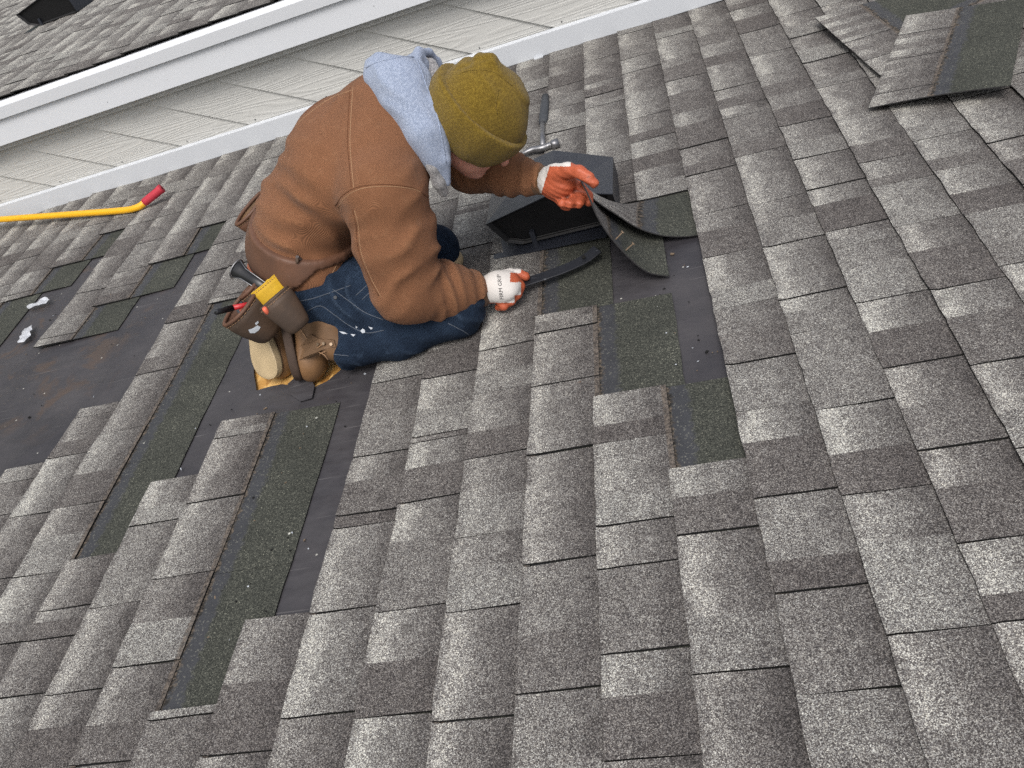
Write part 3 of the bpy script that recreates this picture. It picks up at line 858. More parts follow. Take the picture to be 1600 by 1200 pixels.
#PART2
# ------------------------------------------------------------------ loose and lifted shingles
def strip_shingle(name, edge_lo, edge_hi, profile, s_of, label, cat='shingle', light_to=1.05, joints=()):
    """a whole laminated shingle bent to a profile.
    profile(t, w) -> roof-frame point, t = 0 at the butt .. 1 at the top edge, w = 0 near end .. 1 far end"""
    nt_, nw = 26, 14
    th = 0.0032
    ts = sorted(set([round(i / nt_, 4) for i in range(nt_ + 1)] + [round(light_to / H0, 4)]))
    ws = sorted(set([j / nw for j in range(nw + 1) if all(abs(j / nw - q) > 0.02 for q in joints)] + [q + d for q in joints for d in (-0.0036, 0.0036)]))
    def isj(w): return any(abs(w - q) < 0.0015 for q in joints)
    P = np.zeros((len(ts), len(ws), 3))
    for i, t in enumerate(ts):
        for j, w in enumerate(ws):
            P[i, j] = profile(t, w)
    du = np.gradient(P, axis=0); dw = np.gradient(P, axis=1)
    N = np.cross(du, dw); N /= np.linalg.norm(N, axis=2, keepdims=True) + 1e-12
    if N[..., 2].mean() < 0: N = -N
    rr = random.Random(len(label))
    for j in range(len(ws)):
        P[0, j] += (P[1, j] - P[0, j]) * rr.uniform(-.05, .05); P[-1, j] += (P[-2, j] - P[-1, j]) * rr.uniform(-.05, .05)
    v, f, S, bl, mi = [], [], {}, [], []
    for side in (0, 1):
        for i, t in enumerate(ts):
            for j, w in enumerate(ws):
                S[len(v)] = (t * H0, w * 0.6); v.append(tuple(P[i, j] + N[i, j] * (th if side == 0 else 0)))
    n = len(ws); off = len(ts) * n
    for i in range(len(ts) - 1):
        for j in range(n - 1):
            a, b, c_, d = i * n + j, (i + 1) * n + j, (i + 1) * n + j + 1, i * n + j + 1
            s = (ts[i] + ts[i + 1]) / 2 * H0
            w = (ws[j] + ws[j + 1]) / 2
            f.append((a, b, c_, d)); k_ = sum(w > q for q in joints); bl.append([(0.7, 0.3, 0.6), (0.8, 0.6, 0.5), (0.3, 0.7, 0.4), (0.9, 0.5, 0.7)][(k_ + (1 if (w * 7) % 1 > .5 else 0)) % 4]); mi.append((3 if isj(w) else 0) if s < light_to else 1)
            f.append((off + d, off + c_, off + b, off + a)); bl.append((0, 1, 0)); mi.append(2)
    for i in range(len(ts) - 1):
        for j in (0, n - 1):
            a, b = i * n + j, (i + 1) * n + j
            f.append((a, b, off + b, off + a)); bl.append((0, 1, 0)); mi.append(2)
    for j in range(n - 1):
        for i in (0, len(ts) - 1):
            a, b = i * n + j, i * n + j + 1
            f.append((a, b, off + b, off + a)); bl.append((0, 1, 0)); mi.append(2)
    me, _ = finish_tab(v, f, S, bl, len(f), name)
    mats = [M['shingle'], M['headlap'], M['under'], M['gapdark']]
    return me, mats, mi


M['under'] = mat_simple('shingle_back', (0.035, 0.034, 0.035), 0.85, 0.2, 0, 0.3, 120)


def place_strip(name, profile, label, light_to=1.05, joints=(), **k):
    me, mats, mi = strip_shingle(name, 0, 0, profile, None, label, light_to=light_to, joints=joints)
    for q in mats: me.materials.append(q)
    me.polygons.foreach_set('material_index', mi)
    bm = bmesh.new(); bm.from_mesh(me); bmesh.ops.recalc_face_normals(bm, faces=bm.faces); bm.to_mesh(me); bm.free()
    return link(name, me, None, None, smooth=False, label=label, **k)


def arc(points):
    """arc-length curve through 2-d points (x, z), evaluated 0..1"""
    P = np.array(smooth_pts([(a, 0, b) for a, b in points], 8))[:, [0, 2]]
    L = np.r_[0, np.cumsum(np.linalg.norm(np.diff(P, axis=0), axis=1))]
    def f(t):
        s = t * L[-1]; return np.interp(s, L, P[:, 0]), np.interp(s, L, P[:, 1])
    f.length = L[-1]
    return f


# the one in his hand: top end still flat on the felt, butt end pulled up steeply
cv1 = arc([(-3.60 * E_, 0.322), (-3.565 * E_, 0.285), (-3.525 * E_, 0.226), (-3.455 * E_, 0.180), (-3.36 * E_, 0.139), (-3.22 * E_, 0.092), (-3.06 * E_, 0.050), (-2.88 * E_, 0.022), (-2.62 * E_, 0.004)])
def prof1(t, w):
    x, z = cv1(t); Y = 0.305 + w * 0.30
    k = (max(z, 0) / 0.32) ** 0.9
    return np.array([x - 0.042 * w * k, Y, max(0.004, z - 0.150 * w * k)])
flap1 = place_strip('lifted_shingle', prof1, 'shingle bent up steeply by the orange glove, two nails standing in it', cat='shingle', group='shingles lifted off the roof')
cv2 = arc([(-3.72 * E_, 0.205), (-3.50 * E_, 0.158), (-3.30 * E_, 0.122), (-3.10 * E_, 0.084), (-2.87 * E_, 0.052), (-2.56 * E_, 0.024), (-2.2 * E_, 0.007), (-1.9 * E_, 0.002), (-1.64 * E_, 0.0005)])
def prof2(t, w):
    x, z = cv2(t); Y = 0.462 + w * 0.245
    k = 1 - w ** 1.7
    base = (G_ * 0.8 * (H0 - t * H0) + 0.0002)
    xf = (-4 + t * H0) * E_
    return np.array([x * k + xf * (1 - k), Y, base + (max(z, base) - base) * k])
flap2 = place_strip('lifted_shingle', prof2, 'shingle curling up behind the orange glove, right of the black vent', cat='shingle', group='shingles lifted off the roof')
for (x, y, dx, dy) in ((962, 374, 0, -14), (978, 391, 8, -7)):
    a = None
    bvh = BVHTree.FromObject(flap1, bpy.context.evaluated_depsgraph_get())
    Mi = (ROOF.inverted() @ flap1.matrix_world)
    org = Mi.inverted() @ Vector(CAM); dr = (Mi.inverted().to_3x3() @ Vector(ray(x, y))).normalized()
    h = bvh.ray_cast(org, dr)
    if h[0] is None: continue
    pt = Mi @ h[0]; nrm = (Mi.to_3x3() @ h[1]).normalized()
    if nrm.dot(Vector(ray(x, y))) > 0: nrm = -nrm
    up = (nrm + Vector((0.25 * dx / 8, 0.1, 0.15))).normalized()
    mb = MB(); mb.tube([pt, pt + up * 0.024], 0.0017, 6); mb.tube([pt + up * 0.024, pt + up * 0.026], 0.005, 8)
    me = mb.mesh('nail'); flap1['_l'] = list(Mi.translation)
    link('nail', me, M['nail'], flap1)


def flat_shingle(name, c00, c10, c11, c01, label, light_to=1.08, zf=None, **k):
    """c00,c10: near end (butt side, top side); c01,c11: far end; given as (x in exposures, y, z)"""
    A, B, C_, D = [np.array([q[0] * E_, q[1], q[2]]) for q in (c00, c10, c11, c01)]
    def pr(t, w):
        p = (A * (1 - t) + B * t) * (1 - w) + (D * (1 - t) + C_ * t) * w
        if zf: p = p + np.array([0, 0, zf(t, w)])
        return p
    return place_strip(name, pr, label, light_to, cat='shingle', group='loose shingles lying at the top right', **k)



flat_shingle('loose_shingle', (2.17, 1.042, .022), (4.52, 1.088, .016), (4.03, 1.63, .017), (1.67, 1.582, .026), 'tilted loose shingle whose long dark butt edge faces left, behind the big loose one',
             joints=(0.22, 0.52), zf=lambda t, w: 0.010 * (1 - t) * (0.4 + w))
flat_shingle('loose_shingle', (4.29, 1.155, .022), (3.23, 1.465, .024), (7.2, 1.756, .024), (8.27, 1.445, .022), 'rearmost loose shingle, mostly dark green top strip, at the upper right edge', joints=(0.3, 0.7))
flat_shingle('loose_shingle', (1.62, 0.853, .030), (3.82, 0.729, .050), (5.50, 1.275, .032), (3.36, 1.404, .030), 'biggest loose shingle, its right half a wide dark green strip, front of the pile',
             joints=(0.12, 0.47, 0.76), zf=lambda t, w: 0.006 * math.sin(3.1 * t) * (1 - w))

# ------------------------------------------------------------------ tools, debris
t = empty('roofing_bar', tuple(PH(225, 322, 0.02)), label='long yellow steel bar with a red rubber grip lying on the shingles at the left', cat='tool')
bp = [PH(-160, 356, .090), PH(0, 343, .075), PH(110, 335, .048), PH(190, 329, .030), PH(212, 325, .030), PH(222, 320, .034), PH(229, 313, .042)]
mb = MB(); mb.tube(smooth_pts(bp, 5), 0.0150, 14); link('shaft', mb.mesh('shaft'), M['yellow'], t, True)
gp = [PH(226, 316, .040), PH(240, 305, .056), PH(253, 294, .070)]
mb = MB(); gs = smooth_pts(gp, 5); mb.tube(gs, [0.0178] * 2 + [0.0185] * (len(gs) - 4) + [0.0200] * 2, 16)
for k in range(7):
    a = 2 * math.pi * k / 7
link('grip', mb.mesh('grip'), M['redrub'], t, True)
e1 = np.array(gs[-1]); dr = e1 - np.array(gs[-2]); dr /= np.linalg.norm(dr)
mb = MB(); mb.tube([e1, e1 + dr * 0.0012], 0.005, 10); link('end_hole', mb.mesh('end_hole'), M['gapdark'], t)

# claw hammer lying behind the vent
t = empty('claw_hammer', tuple(PH(852, 190, 0.02)), label='claw hammer with grey rubber handle lying on the shingles behind the vent', cat='hammer')
mb = MB(); hp = [PH(852, 150, .020), PH(851, 165, .020), PH(849, 188, .020), PH(848, 192, .020)]
mb.tube(smooth_pts(hp, 4), [0.012] + [0.0145] * 4 + [0.0145] * 4 + [0.0125] * 4 + [0.011] * 0, 10, flat=((0, 0, 1), 0.8)) if False else mb.tube(hp, [0.0135, 0.017, 0.0175, 0.0145], 12, flat=((0, 0, 1), 0.8))
link('grip', mb.mesh('grip'), M['greyrub'], t, True)
mb = MB(); mb.tube([PH(848, 190, .020), PH(847.5, 208, .021), PH(848, 228, .024)], [0.0095, 0.0085, 0.0105], 12); link('shaft', mb.mesh('shaft'), M['steel'], t, True)
mb = MB()
hh = smooth_pts([PH(806, 244, .022), PH(818, 240, .028), PH(832, 234, .030), PH(846, 232, .028), PH(856, 228, .028), PH(862, 226.5, .028)], 4)
mb.tube(hh, np.interp(np.linspace(0, 1, len(hh)), [0, .3, .6, .8, 1], [.004, .010, .0125, .011, .0115]), 12)
mb.tube([PH(861, 227, .028), PH(864, 226, .028), PH(873, 222.5, .028)], [0.0115, 0.0155, 0.0160], 16)
link('head', mb.mesh('head'), M['steel'], t, True)

# flat pry bar in his near hand
t = empty('pry_bar', tuple(PH(860, 430, 0.01)), label='flat black pry bar pushed under the lifted shingles by the white gloved hand', cat='pry bar')
def bar_mesh(pts, w, th):
    P = smooth_pts(pts, 6); v, f = [], []
    for i, q in enumerate(P):
        tt = P[min(i + 1, len(P) - 1)] - P[max(i - 1, 0)]; tt /= np.linalg.norm(tt)
        s_ = np.cross(tt, (0, -.25, 1)); s_ /= np.linalg.norm(s_); u = np.cross(s_, tt)
        ww = w[0] + (w[1] - w[0]) * i / (len(P) - 1)
        for a, b in ((-1, -1), (1, -1), (1, 1), (-1, 1)): v.append(q + s_ * a * ww / 2 + u * b * th / 2)
    for i in range(len(P) - 1):
        for k in range(4): f.append((i * 4 + k, i * 4 + (k + 1) % 4, i * 4 + 4 + (k + 1) % 4, i * 4 + 4 + k))
    f += [(3, 2, 1, 0), tuple(len(v) - 4 + k for k in range(4))]
    mb = MB(); mb.add(v, f); return mb.mesh('bar')
me = bar_mesh([PH(752, 470, .062), PH(790, 454, .055), PH(822, 441, .049), PH(850, 431.5, .044), PH(878, 421.5, .039), PH(900, 412, .036), PH(918, 402, .036), PH(934, 389, .042)], (0.027, 0.034), 0.0055)
link('bar', bevel(me, 0.0015, 1), M['blacksteel'], t)
mb = MB(); q = PH(912, 402, .0455); mb.tube([q, q + np.array([0, -.002, .003])], 0.006, 5); link('nail_slot', mb.mesh('nail_slot'), M['gapdark'], t)


def crumple(name, px, label, seed):
    rr = random.Random(seed); bm = bmesh.new(); P = [PH(x, y, 0.012) for x, y in px]; n = 7
    V = []
    for i in range(n + 1):
        for j in range(4):
            a = np.array(P[0]) * (1 - i / n) + np.array(P[1]) * (i / n); b = np.array(P[3]) * (1 - i / n) + np.array(P[2]) * (i / n)
            q = a * (1 - j / 3) + b * (j / 3) + np.array([rr.uniform(-.006, .006), rr.uniform(-.006, .006), rr.uniform(0, .016)])
            V.append(bm.verts.new(q))
    for i in range(n):
        for j in range(3): bm.faces.new((V[i * 4 + j], V[i * 4 + j + 1], V[i * 4 + j + 5], V[i * 4 + j + 4]))
    me = bpy.data.meshes.new(name); bm.to_mesh(me); bm.free()
    o = link(name, me, M['plast'], None, False, label=label, cat='plastic scrap', group='torn plastic scraps on the felt')
    s_ = o.modifiers.new('s', 'SUBSURF'); s_.levels = 1; s_.render_levels = 1; return o


crumple('plastic_scrap', [(42, 481), (78, 466), (82, 472), (48, 486)], 'upper torn strip of clear film beside the dark shingle strip, left edge', 3)
crumple('plastic_scrap', [(38, 515), (30, 538), (46, 532), (55, 509)], 'lower crumpled scrap of clear film lying on bare felt, left edge', 8)
def twig(pts, label, r=0.0016):
    mb = MB(); mb.tube([PH(x, y, .0125) for x, y in pts], r, 5); return link('twig', mb.mesh('twig'), M['twig'], None, label=label, cat='twig', group='dry twigs on the shingles')
twig([(868, 612), (878, 604), (890, 601), (908, 597)], 'thin dry twig on a shingle joint, the longer upper one')
twig([(872, 647), (880, 642), (893, 637)], 'short dry twig lying on the shingle below the long one', 0.0018)
mb = MB(); mb.tube([PH(843, 676, .0115), PH(843.2, 675.5, .0145)], 0.0045, 7); link('pebble', mb.mesh('pebble'), M['black'], None, label='small black pebble on a shingle below the twigs', cat='pebble')
mb = MB(); mb.prism([tuple(PH(x, y, .0125)) for x, y in ((853, 538), (858, 530), (864, 538), (860, 548), (852, 546))], (0, 0, .002))
link('asphalt_chip', mb.mesh('asphalt_chip'), M['gapdark'], None, label='dark asphalt chip on the shingle left of the missing strip', cat='chip')
# crumbs of asphalt, granules and staple bits lying on the bared felt
mb = MB(); rr = random.Random(21); cm = []
for i in range(150):
    x, y = rr.choice([(rr.uniform(-2.9, -2.1), rr.uniform(.3, 1.2)), (rr.uniform(-1.75, -1.2), rr.uniform(-.5, .3)), (rr.uniform(-.45, -.3), rr.uniform(-.1, .45)), (rr.uniform(-1.6, -1.25), rr.uniform(-.7, .1))])
    a = rr.uniform(0, 3.14); L = rr.uniform(.001, .003) * (2.2 if rr.random() < .12 else 1); w = L * rr.uniform(.25, .9); z = .0015 + (.004 if x > -1.7 and y < .05 and x < -1.25 else 0)
    dx, dy = math.cos(a), math.sin(a)
    p_ = [(x + dx * L * i_ - dy * w * j_, y + dy * L * i_ + dx * w * j_, z + und(x, y)) for i_, j_ in ((-1, -.6), (1, -1), (.8, 1), (-.7, .7))]
    mb.prism(p_, (0, 0, rr.uniform(.001, .0025)), rr.choice([0, 0, 1, 2]))
link('crumbs', mb.mesh('crumbs'), [M['gapdark'], M['wpaint'], M['nail']], None, kind='stuff', label='asphalt crumbs and pale bits scattered on the bared felt', cat='debris')
#PART3
# ------------------------------------------------------------------ implicit-surface modelling for the worker
def v3(*a): return np.array(a, float)


def cap(P, a, b, ra, rb):
    a = np.asarray(a, float); b = np.asarray(b, float); ab = b - a
    t = np.clip(((P - a) @ ab) / (ab @ ab), 0, 1)
    return np.linalg.norm(P - a - t[:, None] * ab, axis=1) - (ra + (rb - ra) * t)


def ell(P, c, r, R=None):
    q = P - np.asarray(c, float)
    if R is not None: q = q @ np.asarray(R, float).T
    r = np.asarray(r, float)
    k0 = np.linalg.norm(q / r, axis=1); k1 = np.linalg.norm(q / (r * r), axis=1) + 1e-9
    return k0 * (k0 - 1) / k1


def su(a, b, k):
    h = np.clip(0.5 + 0.5 * (b - a) / k, 0, 1); return b * (1 - h) + a * h - k * h * (1 - h)


def chain(P, pts, rs, k=0.01):
    d = None
    for i in range(len(pts) - 1):
        e = cap(P, pts[i], pts[i + 1], rs[i], rs[i + 1]); d = e if d is None else su(d, e, k)
    return d


def frame(z, x=None):
    z = np.asarray(z, float); z = z / np.linalg.norm(z)
    x = np.array([1., 0, 0]) if x is None else np.asarray(x, float)
    x = x - z * (x @ z); x /= np.linalg.norm(x); return np.array([x, np.cross(z, x), z])


def nets(f, lo, hi, h):
    lo = np.array(lo, float); n = np.ceil((np.array(hi) - lo) / h).astype(int) + 1
    ax = [lo[i] + h * np.arange(n[i]) for i in range(3)]
    V = np.empty(n)
    for i in range(n[0]):
        yy, zz = np.meshgrid(ax[1], ax[2], indexing='ij')
        P = np.stack([np.full(yy.size, ax[0][i]), yy.ravel(), zz.ravel()], 1)
        V[i] = f(P).reshape(n[1], n[2])
    S = V < 0
    cs = sum(S[i:n[0] - 1 + i, j:n[1] - 1 + j, k:n[2] - 1 + k].astype(int) for i in (0, 1) for j in (0, 1) for k in (0, 1))
    act = (cs > 0) & (cs < 8); idx = -np.ones(act.shape, int); I = np.argwhere(act); idx[act] = np.arange(len(I))
    acc = np.zeros((len(I), 3)); cnt = np.zeros(len(I))
    cor = [(i, j, k) for i in (0, 1) for j in (0, 1) for k in (0, 1)]
    for a in range(8):
        for b in range(a + 1, 8):
            if sum(abs(cor[a][q] - cor[b][q]) for q in range(3)) != 1: continue
            va = V[tuple((I + cor[a]).T)]; vb = V[tuple((I + cor[b]).T)]
            m_ = (va < 0) != (vb < 0); t = np.where(m_, va / np.where(va - vb == 0, 1, va - vb), 0)
            p = np.array(cor[a]) + t[:, None] * (np.array(cor[b]) - np.array(cor[a]))
            acc[m_] += p[m_]; cnt[m_] += 1
    verts = lo + (I + acc / cnt[:, None]) * h
    F = []
    for d in range(3):
        e1, e2 = (d + 1) % 3, (d + 2) % 3
        sl = [slice(1, n[q] - 1) for q in range(3)]; sl[d] = slice(0, n[d] - 1)
        A = S[tuple(sl)]; sl2 = list(sl); sl2[d] = slice(1, n[d]); B = S[tuple(sl2)]
        for flip, mk in ((False, A & ~B), (True, ~A & B)):
            J = np.argwhere(mk)
            J = J + np.array([s.start for s in sl])
            def at(o1, o2):
                q = J.copy(); q[:, e1] += o1; q[:, e2] += o2; return idx[tuple(q.T)]
            q4 = np.stack([at(-1, -1), at(0, -1), at(0, 0), at(-1, 0)], 1)
            if flip: q4 = q4[:, ::-1]
            F.append(q4)
    return verts, np.concatenate(F)


def relax(v, f, it=2, lam=0.5):
    n = len(v); e = np.concatenate([f[:, [0, 1]], f[:, [1, 2]], f[:, [2, 3]], f[:, [3, 0]]])
    for _ in range(it):
        s = np.zeros_like(v); c = np.zeros(n)
        for a, b in ((0, 1), (1, 0)):
            np.add.at(s, e[:, a], v[e[:, b]]); np.add.at(c, e[:, a], 1)
        v = v + lam * (s / c[:, None] - v)
    return v


def blob(name, f, lo, hi, h, mats, parent, it=2, zones=None, keep=None, **k):
    v, q = nets(f, lo, hi, h); v = relax(v, q, it)
    me = bpy.data.meshes.new(name); me.vertices.add(len(v)); me.vertices.foreach_set('co', v.ravel())
    me.loops.add(q.size); me.loops.foreach_set('vertex_index', q.ravel().astype(np.int32))
    me.polygons.add(len(q)); me.polygons.foreach_set('loop_start', (np.arange(len(q)) * 4).astype(np.int32))
    me.polygons.foreach_set('loop_total', np.full(len(q), 4, np.int32)) if bpy.app.version < (4, 0) else None
    me.update(calc_edges=True); me.validate()
    if zones is not None:
        c = v[q].mean(axis=1); me.polygons.foreach_set('material_index', zones(c).astype(np.int32))
    BV[name] = BVHTree.FromPolygons([tuple(a) for a in v], [tuple(map(int, a)) for a in q])
    return link(name, me, mats, parent, True, **k)


BV = {}


def hit(px, py, keys, off=0.0):
    best = None
    for k_ in keys:
        r = BV[k_].ray_cast(Vector(CAM), Vector(ray(px, py)))
        if r[0] is not None and (best is None or r[3] < best[3]): best = r
    if best is None: return None
    nrm = Vector(best[1])
    if nrm.dot(Vector(ray(px, py))) > 0: nrm = -nrm
    return np.array(best[0] + nrm * off), np.array(nrm)


def drape(name, px, keys, r, mat, parent, off=0.0004, sub=5, n=6, **k):
    pts = []
    for q in smooth_pts([(a, b, 0) for a, b in px], sub):
        hh = hit(q[0], q[1], keys, off)
        if hh is not None and (not pts or np.linalg.norm(hh[0] - pts[-1]) < 0.06): pts.append(hh[0])
    if len(pts) < 2: return None
    mb = MB(); mb.tube(pts, r, n); return link(name, mb.mesh(name), mat, parent, True, **k)


def patch(name, px, keys, mat, parent, off=0.0012, **k):
    """small flat mark lying on a surface: polygon given by the pixels it covers"""
    P = [hit(x, y, keys, off) for x, y in px]; P = [q for q in P if q is not None]
    if len(P) < 3: return None
    mb = MB(); c = np.mean([q[0] for q in P], axis=0); N_ = np.mean([q[1] for q in P], axis=0)
    cc = hit(np.mean([x for x, y in px]), np.mean([y for x, y in px]), keys, off + 0.0006)
    c = cc[0] if cc is not None else c
    v = [q[0] for q in P] + [c]; mb.add(v, [(i, (i + 1) % len(P), len(P)) for i in range(len(P))])
    return link(name, mb.mesh(name), mat, parent, True, **k)


# ---- joints (roof frame)
kneeR, kneeL = v3(-.925, .265, .082), v3(-1.035, .600, .080)
hipR, hipL = v3(-1.29, .355, .205), v3(-1.32, .575, .205)
S0, S1, S2, S3 = v3(-1.33, .455, .265), v3(-1.245, .455, .372), v3(-1.09, .455, .475), v3(-.945, .45, .515)
NK = v3(-.845, .435, .530)
HD = v3(-.742, .393, .492)
shR, elR, wrR = v3(-.965, .265, .455), PH(634, 452, .215), PH(752, 456, .090)
shL, elL, wrL = v3(-.905, .62, .455), PY(735, 262, .56), PY(853, 283, .44)

person = empty('person', (-1.1, 0.42, 0.012), label='kneeling worker in brown corduroy jacket, olive knit beanie, jeans and orange gloves', cat='person')


def fold(P, o, d, wl, amp, sharp=2.0, ph=0.0, warp=0.010):
    d = np.asarray(d, float); d = d / np.linalg.norm(d)
    s = (P - np.asarray(o, float)) @ d
    s = s + warp * np.sin(P[:, 0] * 31 + P[:, 2] * 23) + warp * 0.7 * np.sin(P[:, 1] * 41 + P[:, 2] * 17 + 1.3)
    w = 0.5 + 0.5 * np.sin(2 * math.pi * s / wl + ph)
    mod = 0.55 + 0.45 * np.sin(P[:, 0] * 37 + P[:, 1] * 29 - P[:, 2] * 33 + 2.1 + ph * 3)
    return amp * (w ** sharp) * (mod + .15)


def near(P, c, r):
    return np.exp(-(np.linalg.norm(P - np.asarray(c, float), axis=1) / r) ** 2)


HEMN = v3(.50, .12, .86); HEMN /= np.linalg.norm(HEMN); HEM0 = v3(-1.30, .30, .215)


def torso_sdf(P, g=0.0, ky=1.38):
    Q = P.copy(); Q[:, 1] = 0.455 + (Q[:, 1] - 0.455) / ky
    def t(v): v = v.copy(); v[1] = 0.455 + (v[1] - 0.455) / ky; return v
    return chain(Q, [t(S0) + v3(0, 0, .03), t(S1), t(S2), t(S3)], [.120 + g, .121 + g, .136 + g, .114 + g], 0.05)


def jacket(P):
    d = torso_sdf(P)
    yoke = chain(P, [shR + v3(.0, -.005, .0), v3(-.95, .45, .53), shL + v3(0, .005, 0)], [.098, .115, .092], .04)
    d = su(d, yoke, .05)
    d = su(d, chain(P, [v3(-1.275, .36, .27), v3(-1.275, .54, .27)], [.110, .098], .03), .025)   # blouson bulging over the rib hem
    d = np.maximum(d, -((P - HEM0) @ HEMN))
    ua = chain(P, [shR, (shR + elR) / 2 + v3(0, -.004, 0), elR], [.099, .097, .086], .02)
    fa = chain(P, [elR, elR * .45 + wrR * .55, wrR - (wrR - elR) * .10], [.082, .068, .049], .03)
    # sleeve folds: rings packed inside the elbow and on the forearm
    ax = (wrR - elR) / np.linalg.norm(wrR - elR)
    fa = fa - fold(P, elR, ax + v3(0, .25, .15), .038, .0100, 1.7, 0.4, .011) * np.clip(((P - elR) @ ax) / 0.05, 0, 1) + .003
    au = (elR - shR) / np.linalg.norm(elR - shR)
    ua = ua - fold(P, shR, au + v3(.55, 0, 0), .058, .0095, 2.2, 1.2, .012) * np.clip(0.35 + near(P, elR + v3(.05, 0, .05), .11) + near(P, shR + v3(.09, -.02, -.03), .09), 0, 1.2) + .0015
    arm = su(ua, fa, .022)
    d = su(d, arm, .022)
    # crease where the sleeve sits against the body, dug in a little
    lu = chain(P, [shL, shL * .5 + elL * .5 + v3(.01, 0, -.01), elL], [.088, .072, .062], .03)
    lf = chain(P, [elL, elL * .5 + wrL * .5 + v3(0, 0, .004), wrL - (wrL - elL) * .16], [.062, .052, .043], .03)
    axl = (wrL - elL) / np.linalg.norm(wrL - elL)
    lf = lf - fold(P, elL, axl, .036, .0080, 1.8, 0.9, .008) + .002
    d = su(d, su(lu, lf, .03), .03)
    # long drag lines sweeping over the back towards the near hip
    m_ = np.clip(near(P, v3(-1.24, .33, .42), .20) + .6 * near(P, v3(-1.28, .5, .42), .16), 0, 1)
    d = d - fold(P, S1, v3(.62, .55, .55), .060, .0095, 1.5, 0.3, .007) * m_ * (P[:, 2] > .2)
    d = d - fold(P, S2, v3(.5, -.8, .3), .11, .0035, 1.5, 0.9, .020) * near(P, v3(-1.0, .38, .58), .22)
    return d


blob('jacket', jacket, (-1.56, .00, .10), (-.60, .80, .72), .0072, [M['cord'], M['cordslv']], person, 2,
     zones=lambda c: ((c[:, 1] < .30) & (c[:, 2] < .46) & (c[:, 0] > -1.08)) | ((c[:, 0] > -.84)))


# rib-knit hem and cuffs
def hemf(P):
    Q = P.copy(); Q[:, 1] = 0.455 + (Q[:, 1] - 0.455) / 1.30
    s = (P - HEM0) @ HEMN
    a = np.array([-1.30, .455, .27]); b = a - HEMN * .09
    r = cap(Q, a, b, .134, .127)
    return np.maximum(np.maximum(r, s - .004), -s - .036)


blob('waistband', hemf, (-1.56, .20, .02), (-1.05, .72, .42), .006, M['rib'], person, 3)
for nm, a, b, r0, r1 in (('cuff', elR, wrR, .0435, .0385), ('cuff', elL, wrL, .0400, .0345)):
    ax = (b - a) / np.linalg.norm(b - a)
    P_ = [b - ax * .048, b - ax * .043, b - ax * .02, b + ax * .010, b + ax * .012]
    mb = MB(); mb.tube(P_, [r0 * .93, r0, (r0 + r1) / 2, r1, r1 * .9], 40)
    me = mb.mesh(nm)
    cu = link(nm, me, M['rib'], person, True)


# jeans
def jeans(P):
    pel = chain(P, [hipR + v3(.0, .0, .0), S0 + v3(.0, 0, -.06), hipL + v3(.0, 0, 0)], [.110, .110, .110], .04)
    th = chain(P, [hipR, (hipR + kneeR) / 2 + v3(0, -.02, -.004), kneeR + v3(0, 0, .004)], [.108, .088, .072], .03)
    an = PH(540, 541, .080)
    sh = chain(P, [kneeR, (kneeR + an) / 2 + v3(0, -.01, -.008), an], [.068, .060, .058], .03)
    sh = np.maximum(sh, -((P - an) @ ((kneeR - an) / np.linalg.norm(kneeR - an)) + .028))
    th = th - fold(P, hipR, v3(.9, -.3, .45), .052, .0085, 1.8, 0, .014)
    sh = sh - fold(P, kneeR, v3(.6, .2, .75), .065, .0060, 2.0, 1, .016)
    th = th - fold(P, hipR, v3(.35, -.7, .6), .030, .0045, 2.5, 1, .010) * near(P, hipR + v3(.12, -.09, -.02), .12)
    sh = sh - fold(P, an, v3(.9, .1, .3), .028, .0045, 2.5, 1, .008) * near(P, an, .10)
    tl = chain(P, [hipL, kneeL + v3(.012, -.012, .012)], [.115, .072], .03)
    anL = v3(-1.36, .60, .085)
    sl = chain(P, [kneeL, anL], [.064, .055], .03)
    d = su(su(pel, su(th, sh, .014), .03), su(tl, sl, .02), .03)
    # flat where the knees press the roof
    return np.maximum(d, .0125 - P[:, 2])


blob('jeans', jeans, (-1.52, .12, .005), (-.83, .74, .42), .0075, M['denim'], person, 1)

